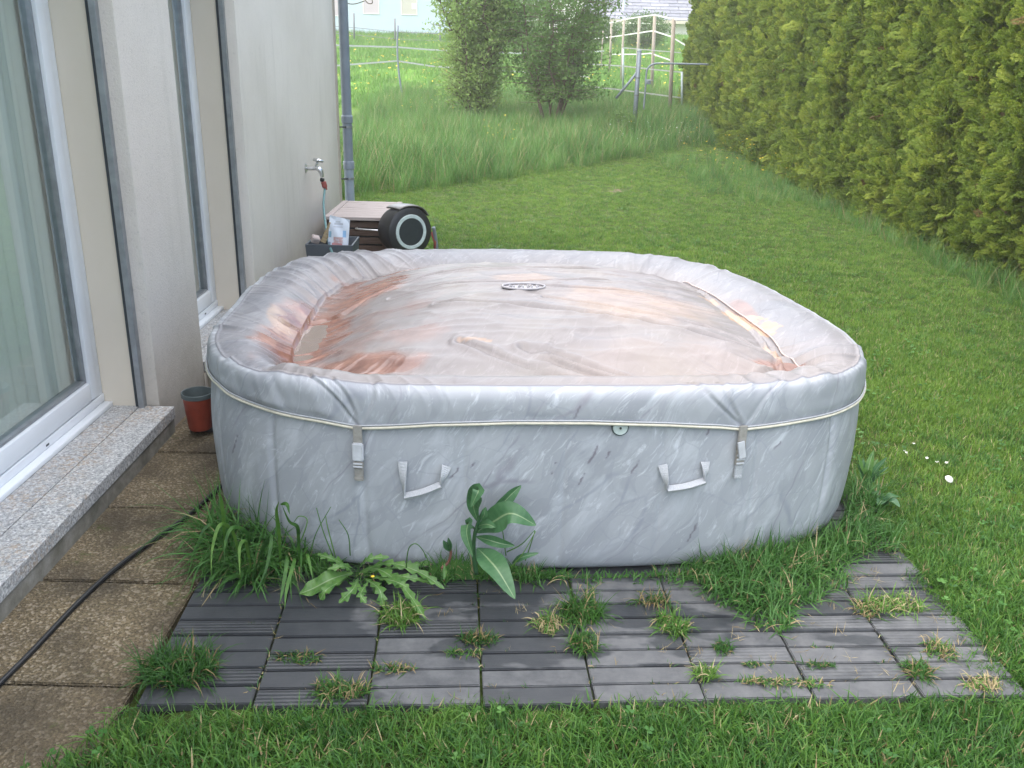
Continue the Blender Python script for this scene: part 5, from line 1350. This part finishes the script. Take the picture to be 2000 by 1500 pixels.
def far_house_roof():
    yh = 52.0; A = gy(1130, 44, yh); B_ = gy(1420, 44, yh); O = np.array((A[0], yh, float(ground_z(0, yh)) - .2)); wdt = B_[0] - A[0]
    ze_ = gy(1280, 40, yh)[2] - O[2]
    h = tag(empty('tiled_house', O), 'white house with a broad grey tiled roof at the top beside the hedge', 'building')
    box('wall', (.3, .5, -.6), (wdt, 8, ze_ - .05), M['house_white'], h)
    box('fascia', (-.1, -.06, ze_ - .14), (wdt, .02, ze_ + .02), M['eave'], h)
    tm = None; rows = 14; pitch = math.radians(33); up = .33
    bm = bmesh.new(); bmesh.ops.create_cube(bm, size=1)
    for v in bm.verts: v.co = Vector((v.co.x * .97, v.co.y * .40, v.co.z * .03))
    tm = bpy.data.meshes.new('roof_tile'); bm.to_mesh(tm); bm.free(); tm.materials.append(M['rooftile'])
    roof = box('roof', (-.1, 0, -.09), (wdt, rows * up + .1, -.04), M['rooftile'], h); roof.location = (0, 0, ze_ + .05); roof.rotation_euler = (pitch, 0, 0)
    for r in range(rows):
        for c in range(int(wdt) + 1):
            t = link('roof_tile', tm, roof, (c + .45 + (.5 if r % 2 else 0), r * up + .15, .0)); t.rotation_euler = (-.07 + random.uniform(-.01, .01), 0, 0)
    v = lathe('vent_pipe', [(.10, 0), (.07, .15), (.055, .2), (.055, .9)], M['ring_white'], h, 14, loc=(gy(1220, 25, yh)[0] - O[0], .7, ze_ + .35))
    return h
far_house_roof()
yh = 48; A = gy(1085, 38, yh); O = np.array((A[0], yh, float(ground_z(0, yh)) - .2))
sh = tag(empty('white_shed', O), 'small white gabled shed between the bushes and the tiled roof', 'shed')
box('wall', (-.2, 0, -.4), (1.35, 2, 1.95), M['house_white'], sh)
obj('roof', [(-.35, -.1, 1.9), (.575, -.1, 2.6), (1.5, -.1, 1.9), (-.35, 2.1, 1.9), (.575, 2.1, 2.6), (1.5, 2.1, 1.9)], [(0, 2, 1), (3, 4, 5), (0, 1, 4, 3), (1, 2, 5, 4), (0, 3, 5, 2)], M['house_white'], sh, smooth=False)
# tree line closing the view behind the houses
def treeline():
    n = 5200; x = rng.uniform(-60, 70, n); y = 75 + rng.uniform(0, 10, n); z = rng.uniform(0, 9, n) * (.6 + .5 * fbm(x * .12, x * 0, 5, 3)); C_ = np.stack([x, y, z + 4.0], 1)
    V, F = leaf_cards(C_, 0, .55, 8, .7); o = obj('distant_trees', V, F, M['shrub2'], None, smooth=False); o['kind'] = 'stuff'
treeline()
# overhanging twigs at the top left by the downpipe
tw = tag(empty('twig', gy(690, -20, 9.5)), 'thin bare twigs hanging in beside the top of the downpipe', 'twig'); O = np.array(tw.location)
for pts_ in (((670, -30), (675, 2), (690, 8), (712, 2)), ((700, -25), (716, 4), (727, 6), (726, -4)), ((660, -20), (680, -4), (700, -6))):
    tube('stem', spline([gy(p, q, 9.5) for p, q in pts_], 5) - O, .0045, M['bark'], tw, 5)

# ================================================================== WEEDS AROUND THE TUB
def tuft(px, py, n, rad, lmin, lmax, label, group='grass tufts growing through the decking', mat='grass', wmin=.0028, wmax=.0048, lean=.75, curl=.45, straw=.12, aniso=(1, 1), z=0.0, name='grass_tuft', segs=4):
    p = gz(px, py, z); me = blade_mesh('grass_tuft', M[mat], n, rad, lmin, lmax, wmin, wmax, lean, curl, segs, straw, aniso=aniso)
    o = link(name, me, None, tuple(p)); tag(o, label, 'grass tuft', group); return o
tuft(350, 1312, 620, .092, .05, .12, 'big round grass tuft on the front left corner tile of the decking', straw=.06, aniso=(1.15, .85))
tuft(783, 1205, 300, .055, .04, .095, 'dense grass tuft below the long jagged weed leaf, between two tiles')
tuft(585, 1287, 120, .045, .02, .045, 'low flat grass wisp with a brown root in the second tile column', straw=.35, aniso=(1.5, .5))
tuft(665, 1352, 240, .058, .03, .07, 'grass tuft at the front edge of the second tile column', straw=.25, aniso=(1.3, .6))
tuft(765, 1308, 90, .04, .02, .045, 'small flat grass wisp just right of the second tile joint', straw=.35, aniso=(1.6, .4))
tuft(905, 1278, 70, .035, .02, .04, 'thin grass wisp left of the middle joint', straw=.2, aniso=(1.6, .4))
tuft(935, 1252, 150, .04, .03, .065, 'trailing grass tuft crossing the middle joint of the decking', straw=.25, aniso=(1.4, .5))
tuft(1135, 1200, 330, .065, .05, .12, 'tall bright grass tuft nearest the tub in the middle of the decking')
tuft(1070, 1222, 150, .045, .03, .07, 'brownish flattened grass tuft left of the tall bright one', straw=.45)
tuft(1140, 1262, 200, .045, .03, .08, 'grass tuft just in front of the tall bright one')
tuft(1275, 1178, 120, .045, .03, .08, 'loose grass tuft with long straw stalks right of the middle', straw=.35, aniso=(1.3, .6))
tuft(1312, 1225, 240, .048, .03, .08, 'round dark grass tuft over the third joint from the right')
tuft(1412, 1268, 90, .025, .02, .05, 'tiny grass tuft alone on a dry slat')
tuft(1376, 1320, 130, .03, .03, .07, 'grass tuft in a joint near the front edge right of the middle')
tuft(1530, 1335, 240, .05, .015, .035, 'long low line of grass in a slat gap near the front', straw=.3, aniso=(2.6, .3))
tuft(1600, 1300, 60, .03, .015, .035, 'small grass wisp one slat behind the long low line', straw=.2, aniso=(1.7, .4))
tuft(1470, 1300, 40, .02, .015, .035, 'very small grass wisp left of the small wisp and behind the long line', straw=.2, aniso=(1.5, .4))
tuft(1795, 1315, 180, .036, .03, .07, 'bright grass tuft in the second joint from the right edge', straw=.2)
tuft(1835, 1272, 160, .045, .02, .06, 'pale grass tuft near the right front corner of the decking', straw=.45)
tuft(1920, 1338, 150, .040, .02, .05, 'dry straw coloured tuft at the front right corner', straw=.7, aniso=(1.3, .7))
tuft(1690, 1195, 120, .040, .02, .06, 'straw and green tuft beside the wide dark joint on the right', straw=.55)
tuft(1745, 1185, 260, .07, .03, .09, 'spreading grass tuft at the right side of the decking', straw=.3, aniso=(1.4, .7))
# overgrown fringe along the foot of the tub
def fringe():
    V, F, mi, o_ = [], [], [], 0
    specs = [(470, 1095, 230, .085, .14, .34, .9, .42), (430, 1060, 200, .07, .14, .36, .9, .45), (520, 1100, 200, .08, .12, .30, .9, .4), (570, 1110, 160, .06, .12, .30, .9, .4), (440, 1110, 130, .07, .08, .22, 1.0, .4), (500, 1130, 120, .05, .10, .22, 1.1, .4),
             (640, 1110, 150, .07, .05, .12, .8, .3), (720, 1130, 120, .07, .03, .08, .8, .3),
             (905, 1105, 330, .075, .06, .15, .6, .3), (960, 1112, 300, .08, .05, .13, .7, .3), (1010, 1120, 260, .08, .05, .11, .7, .3), (1060, 1122, 160, .08, .03, .08, .9, .3), (870, 1128, 120, .05, .03, .09, .8, .3),
             (1140, 1118, 90, .08, .02, .06, .9, .3), (1230, 1116, 90, .09, .02, .06, .9, .3), (1310, 1118, 130, .08, .03, .09, .9, .3),
             (1390, 1120, 420, .10, .06, .16, .8, .35), (1460, 1120, 520, .11, .07, .19, .8, .35), (1530, 1105, 520, .11, .07, .19, .8, .35), (1590, 1085, 460, .11, .07, .18, .8, .35), (1640, 1065, 360, .10, .06, .17, .8, .35), (1490, 1165, 380, .10, .06, .15, .9, .35), (1420, 1165, 220, .08, .05, .12, .9, .3), (1550, 1150, 300, .10, .05, .14, .9, .3), (1500, 1210, 200, .08, .04, .10, 1.0, .3), (1610, 1130, 160, .08, .04, .10, .9, .3),
             (1665, 1035, 300, .09, .06, .16, .7, .3), (1700, 1060, 200, .09, .05, .12, .8, .3), (1680, 990, 240, .08, .08, .18, .6, .3)]
    for px, py, n, rad, l0, l1, lean, cu in specs:
        p = gz(px, py, 0); left = px < 600
        v, f, m_ = blade_arrays(n, rad, l0, l1, .0035 if not left else .004, .0062 if not left else .0085, lean * .75, cu, 5 if left else 4, .06)
        v[:, 2] = np.maximum(v[:, 2], .003); v = v + p; 
        dx, dy = v[:, 0] - TX, v[:, 1] - TY; u = dx * CP + dy * SP; w = -dx * SP + dy * CP      # keep blades outside the tub wall
        f_ = tub_f(u, w, .02); push = np.where(f_ < 1, f_ ** (-1 / TN), 1); u2, w2 = u * push, w * push
        v[:, 0] = TX + u2 * CP - w2 * SP; v[:, 1] = TY + u2 * SP + w2 * CP
        V.append(v); F += [tuple(i + o_ for i in q) for q in f]; mi.append(m_); o_ += len(v)
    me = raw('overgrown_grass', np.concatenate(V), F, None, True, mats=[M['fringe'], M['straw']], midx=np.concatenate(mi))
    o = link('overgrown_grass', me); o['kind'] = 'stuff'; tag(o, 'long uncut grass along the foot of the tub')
fringe()
# grass creeping over the deck edges, and stray clippings
xe = []
for k in range(300):
    t = rng.random() * 2.5; xe.append((-.96 + t * math.cos(PHI) + rng.normal(0, .02), 1.885 + t * math.sin(PHI) - .055 + rng.normal(0, .022)))
for k in range(330):
    t = rng.random() * 1.3; xe.append((1.475 - t * math.sin(PHI) + rng.normal(0, .035), 1.99 + t + rng.normal(0, .02)))
xe = np.array(xe); tag(scatter('edge_grass', np.stack([xe[:, 0], xe[:, 1], np.full(len(xe), -.012)], 1), near_var, tilt=.3, scale=rng.uniform(.4, .95, len(xe))))
jx, jy = [], []
for c in range(1, 8):
    for k in range(16):
        v_ = rng.uniform(.0, .62); 
        if rng.random() < .35 + .5 * (c > 4): uu_ = c * .2985 + rng.normal(0, .004); jx.append(-.94 + uu_ * math.cos(PHI) - v_ * math.sin(PHI)); jy.append(1.885 + uu_ * math.sin(PHI) + v_ * math.cos(PHI))
for k in range(70):
    uu_ = rng.uniform(.2, 2.36); v_ = .3035 * rng.integers(0, 2) + .075 * rng.integers(1, 4) + rng.normal(0, .003); jx.append(-.94 + uu_ * math.cos(PHI) - v_ * math.sin(PHI)); jy.append(1.885 + uu_ * math.sin(PHI) + v_ * math.cos(PHI))
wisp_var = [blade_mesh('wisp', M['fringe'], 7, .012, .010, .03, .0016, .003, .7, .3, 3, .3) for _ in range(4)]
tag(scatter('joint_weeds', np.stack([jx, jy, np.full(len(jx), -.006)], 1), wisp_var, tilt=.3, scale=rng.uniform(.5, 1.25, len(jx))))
clip_var = [blade_mesh('clipping', M['straw'], 5, .02, .012, .04, .0012, .0025, 1.3, .1, 2, .5) for _ in range(4)]
n = 220; u = rng.uniform(0, 2.38, n) ** 1.0; v = rng.uniform(.02, .75, n); xx = -.94 + u * math.cos(PHI) - v * math.sin(PHI); yy = 1.885 + u * math.sin(PHI) + v * math.cos(PHI); kp = rng.random(n) < .25 + .75 * (u > 1.4)
tag(scatter('dry_clippings', np.stack([xx, yy, np.full(n, .001)], 1)[kp], clip_var, scale=rng.uniform(.6, 1.3, kp.sum())))

# --- broad leaves
def leafm(name):
    t = NT(name); v = t.attr('luv').outputs['Vector']; sp = t.node('ShaderNodeSeparateXYZ'); t.l.new(v, sp.inputs[0])
    rib = t.ramp(t.math('ABSOLUTE', sp.outputs[0]), (.03, 1.0), (.09, 0.0))
    vm = t.mapping(v, (3, 14, 1)); w = t.node('ShaderNodeTexWave'); w.bands_direction = 'Y'; t.l.new(t.mapping(v, (1, 1, 1)), w.inputs[0]); w.inputs['Scale'].default_value = 2.2; w.inputs['Distortion'].default_value = 1.5
    base = t.ramp(t.noise(t.coord(), 30, 4), (.3, (.045, .135, .055)), (.7, (.075, .185, .075)))
    if 'pale' in name: base = t.ramp(t.noise(t.coord(), 40, 4), (.3, (.055, .15, .028)), (.7, (.12, .25, .05)))
    col = t.mix(t.math('MULTIPLY', rib, .8), base, (.28, .38, .20)); col = t.mix(t.math('MULTIPLY', w.outputs[1], .12), col, (.12, .24, .12))
    t.bump(w.outputs[1], .15, .002); t.fin(col, .42, spec=.5)
    tr = t.node('ShaderNodeBsdfTranslucent'); t.l.new(col, tr.inputs[0]); mx = t.node('ShaderNodeMixShader'); mx.inputs[0].default_value = .2
    t.l.new(t.b.outputs[0], mx.inputs[1]); t.l.new(tr.outputs[0], mx.inputs[2]); t.l.new(mx.outputs[0], t.out.inputs[0]); return t.m
M['leaf'] = leafm('broad_leaf'); M['leaf_pale'] = leafm('pale_jagged_leaf'); M['stem_red'] = plain('reddish_stem', (.16, .07, .05), .6)
def leaf(root, spine, width, normal, mat='leaf', jag=0, cup=.15, wave=.04, name='leaf'):
    P = spline([np.array(p, float) for p in spine], 14 if jag else 8); n = len(P); T = np.gradient(P, axis=0); T /= np.linalg.norm(T, axis=1)[:, None] + 1e-9
    V, UV, F = [], [], []; mcols = 9; nn = np.array(normal, float)
    for i in range(n):
        t = i / (n - 1); w = width * (math.sin(PI * min(1, t ** .85)) ** .75) * (.55 + .45 * sstep(.0, .45, t)) + .002
        if jag: w *= .22 + .85 * ((t * jag * 1.6) % 1.0) * (.6 + .4 * t) + .30 * sstep(.72, .85, t)
        N = nn - nn.dot(T[i]) * T[i]; N /= np.linalg.norm(N) + 1e-9; S = np.cross(T[i], N)
        for k in range(mcols):
            a = (k / (mcols - 1) - .5) * 2
            V.append(P[i] + S * a * w / 2 + N * (abs(a) * w * cup + wave * w * math.sin(t * 17 + a * 2) * a * a)); UV.append((a, t * 2, 0))
    for i in range(n - 1):
        for k in range(mcols - 1): q = i * mcols + k; F.append((q, q + 1, q + mcols + 1, q + mcols))
    o = obj(name, V, F, M[mat], root); setattr_v(o, 'luv', UV, 'FLOAT_VECTOR'); return o
DY = 2.47
O = np.array((gy(935, 1105, DY)[0], DY, .0)); dock = tag(empty('dock_weed', O), 'tall dock weed with big oval leaves against the front of the tub', 'weed')
def d3(px, py, y): return gy(px, py, y) - O
st_ = spline([d3(930, 1120, 2.50), d3(925, 1075, 2.48), d3(928, 1040, 2.46), d3(938, 1010, 2.45), d3(945, 995, 2.44)], 5)
tube('stem', st_, np.linspace(.008, .004, len(st_)), M['leaf'], dock, 8)
setattr_v(dock.children[0], 'luv', np.tile([[.5, 0, 0]], (len(dock.children[0].data.vertices), 1)), 'FLOAT_VECTOR')
leaf(dock, [d3(930, 1040, 2.46), d3(965, 1018, 2.43), d3(1000, 1003, 2.40), d3(1047, 1026, 2.40)], .078, (.2, -.75, .65))
leaf(dock, [d3(948, 1012, 2.47), d3(975, 990, 2.47), d3(998, 966, 2.48), d3(1018, 948, 2.49)], .036, (.5, -.6, .6), cup=.3)
leaf(dock, [d3(935, 1022, 2.46), d3(925, 990, 2.45), d3(930, 965, 2.42), d3(935, 958, 2.38), d3(920, 990, 2.37)], .050, (-.3, -1, .3), cup=.12)
leaf(dock, [d3(928, 1035, 2.45), d3(916, 1022, 2.42), d3(912, 1045, 2.38), d3(924, 1088, 2.35)], .040, (-.5, -.8, .35))
leaf(dock, [d3(930, 1048, 2.46), d3(955, 1055, 2.43), d3(980, 1062, 2.42), d3(1005, 1066, 2.42)], .030, (.1, -.8, .5), cup=.4)
leaf(dock, [d3(932, 1070, 2.44), d3(952, 1090, 2.38), d3(975, 1118, 2.32), d3(1006, 1170, 2.26)], .076, (.15, -.62, .78))
leaf(dock, [d3(940, 1015, 2.44), d3(946, 1005, 2.43), d3(948, 990, 2.43)], .018, (.2, -1, .2))
leaf(dock, [d3(1000, 1100, 2.46), d3(1020, 1088, 2.44), d3(1052, 1080, 2.44)], .018, (.1, -.8, .6), name='leaf')
leaf(dock, [d3(932, 1028, 2.46), d3(950, 1024, 2.43), d3(968, 1030, 2.41)], .030, (.1, -.7, .7))
O = np.array((gy(878, 1100, 2.5)[0], 2.5, .0)); sp_ = tag(empty('weed_sprout', O), 'small curled sprout with a reddish base left of the dock weed', 'weed')
tube('stem', spline([d3(862, 1110, 2.47), d3(874, 1100, 2.48), d3(880, 1085, 2.48), d3(880, 1070, 2.48)], 5), .0045, M['stem_red'], sp_, 7)
leaf(sp_, [d3(880, 1078, 2.48), d3(874, 1064, 2.47), d3(866, 1055, 2.46)], .022, (-.3, -1, .3), cup=.4); leaf(sp_, [d3(880, 1078, 2.48), d3(877, 1062, 2.47), d3(875, 1050, 2.46)], .014, (.3, -1, .3), cup=.4)
leaf(sp_, [d3(868, 1100, 2.46), d3(869, 1118, 2.45), d3(867, 1132, 2.44)], .012, (0, -1, .3), 'leaf_pale')
# jagged rosette weed (thistle / dandelion kind)
O = np.array((gz(690, 1125, .0)[0], gz(690, 1125, .0)[1], 0)); th_w = tag(empty('jagged_weed', O), 'spreading weed with jagged dandelion leaves at the front left of the tub', 'weed')
def l3(px, py, z): return gz(px, py, z) - O
for sp3, w, jag in (([(700, 1120, .03), (740, 1112, .06), (790, 1150, .05), (832, 1210, .02)], .050, 4), ([(690, 1118, .03), (650, 1130, .05), (610, 1150, .03), (585, 1160, .02)], .058, 0), ([(690, 1110, .04), (650, 1092, .10), (620, 1082, .11)], .040, 3),
                    ([(705, 1115, .04), (760, 1100, .08), (820, 1118, .07), (868, 1150, .03)], .046, 5), ([(700, 1128, .03), (690, 1150, .05), (662, 1178, .02)], .050, 3), ([(710, 1128, .03), (740, 1150, .05), (748, 1185, .01)], .048, 3),
                    ([(700, 1110, .05), (720, 1092, .10), (760, 1088, .10)], .040, 3), ([(720, 1125, .03), (770, 1135, .06), (800, 1150, .05)], .044, 4), ([(680, 1128, .03), (640, 1150, .05), (625, 1172, .02)], .044, 2), ([(715, 1120, .04), (790, 1105, .06), (840, 1100, .05)], .036, 4), ([(690, 1120, .04), (672, 1106, .08), (640, 1112, .08)], .036, 3), ([(720, 1135, .04), (705, 1160, .04), (715, 1178, .02)], .040, 3), ([(740, 1120, .05), (800, 1128, .06), (852, 1140, .03)], .034, 4)):
    leaf(th_w, [l3(*q) for q in sp3], w, (.1, -.45, .9), 'leaf_pale', jag, .10, .10)
cluster('hawkbit_flowers', [], [FY[0]]) if False else None
yf_ = lathe('yellow_petals', [(.0, .002), (.003, .003), (.006, .001)], M['yellow'], th_w, 10, loc=l3(728, 1126, .07), cap=False)
# weeds at the right of the tub
O = np.array((gz(1690, 960, 0)[0], gz(1690, 960, 0)[1], 0)); w2_ = tag(empty('broadleaf_weed', O), 'clump of upright broad leaves in the grass at the right of the tub', 'weed')
for k in range(12):
    a = k * 2.4; l = .10 + .05 * random.random(); dx_, dy_ = math.cos(a), math.sin(a)
    leaf(w2_, [(dx_ * .01, dy_ * .01, 0), (dx_ * .03, dy_ * .03, l * .6), (dx_ * .065 + .01, dy_ * .06, l * 1.05)], .030, (-dx_, -dy_, .6), 'leaf_pale' if k % 2 else 'leaf')
O2 = gz(1728, 975, .05); w3_ = tag(empty('low_weed', O2 - np.array([0, 0, .05])), 'low weed with three pale broad leaves right of the upright clump', 'weed')
for a in (.3, 2.2, 4.0, 5.2): leaf(w3_, [(0, 0, .02), (.03 * math.cos(a), .03 * math.sin(a), .055), (.07 * math.cos(a), .07 * math.sin(a), .05)], .040, (0, 0, 1), 'leaf')
# tall thin stalks in front of the tub
def stalks(name, spec, label):
    O = gz(*spec[0], 0); r = tag(empty(name, O), label, 'grass stalks')
    for pts_ in spec[1:]:
        P = spline([gy(p, q, yv) for p, q, yv in pts_], 5) - O; tube('stalk', P, np.linspace(.0022, .0012, len(P)), M['tall'], r, 5)
    return r
stalks('grass_stalks', [(660, 1110), [(650, 1085, 2.44), (632, 1040, 2.43), (618, 992, 2.43)], [(655, 1088, 2.45), (640, 1030, 2.44), (636, 1008, 2.44)], [(606, 1080, 2.44), (618, 1040, 2.43), (646, 990, 2.43)], [(684, 1085, 2.45), (680, 1045, 2.45), (662, 1015, 2.45)], [(576, 1085, 2.42), (600, 1020, 2.43), (585, 1008, 2.43), (574, 1020, 2.43)]], 'thin crossed grass stalks standing against the left front of the tub')
stalks('grass_stalks', [(1010, 1115), [(996, 1110, 2.45), (1022, 1080, 2.44), (1046, 1038, 2.44)], [(990, 1078, 2.45), (1020, 1062, 2.44), (1044, 1036, 2.44)], [(1026, 1095, 2.45), (1036, 1065, 2.45), (1045, 1036, 2.45)], [(988, 1085, 2.46), (982, 1040, 2.46), (975, 1015, 2.46)]], 'thin dark grass stalks just right of the dock weed')
stalks('grass_stalks', [(800, 1110), [(793, 1108, 2.46), (798, 1072, 2.45), (812, 1062, 2.45), (826, 1075, 2.45), (832, 1090, 2.45)], [(820, 1112, 2.45), (830, 1095, 2.45), (850, 1102, 2.45)]], 'one bent grass stalk looping in front of the tub left of the sprout')
# long arching blades at the left corner of the tub
def blade_thing(pts_, w0, label):
    O = gy(*pts_[0]); P = spline([gy(*q) for q in pts_], 8) - O; n = len(P); ws = w0 * np.clip(np.sin(np.linspace(.35, PI, n)), .05, 1)
    V, F = ribbon(P, ws, [(.2, -.9, .4)] * n, .0006); return V, F, O
root = None
L3 = [[(548, 1110, 2.42), (545, 1040, 2.40), (540, 1000, 2.38), (545, 978, 2.36)], [(548, 985, 2.36), (560, 985, 2.35), (566, 1005, 2.34)], [(585, 1100, 2.42), (583, 1050, 2.40), (580, 1028, 2.38), (565, 1018, 2.37), (550, 985, 2.36)], [(590, 1105, 2.42), (600, 1085, 2.36), (612, 1135, 2.30)],
      [(440, 1080, 2.5), (436, 1010, 2.48), (432, 975, 2.47), (428, 960, 2.46)], [(500, 1110, 2.44), (515, 1070, 2.38), (530, 1050, 2.34), (520, 1110, 2.28), (498, 1160, 2.24)], [(540, 1100, 2.42), (560, 1090, 2.34), (552, 1150, 2.26), (545, 1182, 2.22)], [(570, 1100, 2.42), (575, 1095, 2.36), (560, 1150, 2.26), (556, 1190, 2.2)],
      [(470, 1100, 2.46), (455, 1040, 2.42), (430, 1025, 2.38), (415, 1070, 2.34), (412, 1125, 2.3)], [(480, 1100, 2.45), (485, 1045, 2.40), (455, 1030, 2.36), (440, 1060, 2.33), (438, 1100, 2.31)], [(490, 1110, 2.45), (480, 1060, 2.38), (468, 1070, 2.36), (469, 1130, 2.30)], [(450, 1100, 2.48), (420, 1030, 2.44), (400, 1032, 2.42), (385, 1060, 2.40)]]
parts = []
O = gz(520, 1110, 0); lg = tag(empty('long_grass_clump', O), 'clump of long arching grass blades at the left front corner of the tub', 'grass tuft')
for p3 in L3:
    V, F, OO = blade_thing(p3, .011, ''); o = obj('grass_blade', np.array(V) + OO - O, F, M['grass'], lg, smooth=False)

# ------------------------------------------------------------------ air
hz_ = NT('air'); 
for nme in ('Principled BSDF',): hz_.n.remove(hz_.n[nme])
pv = hz_.node('ShaderNodeVolumePrincipled'); pv.inputs['Color'].default_value = (1, .97, .91, 1); pv.inputs['Density'].default_value = .0028; pv.inputs['Anisotropy'].default_value = .2
hz_.l.new(pv.outputs[0], hz_.out.inputs['Volume'])
USE_HAZE = True
if USE_HAZE:
    h = box('haze', (-200, -60, -1.2), (200, 340, 16), hz_.m, None); h['kind'] = 'stuff'
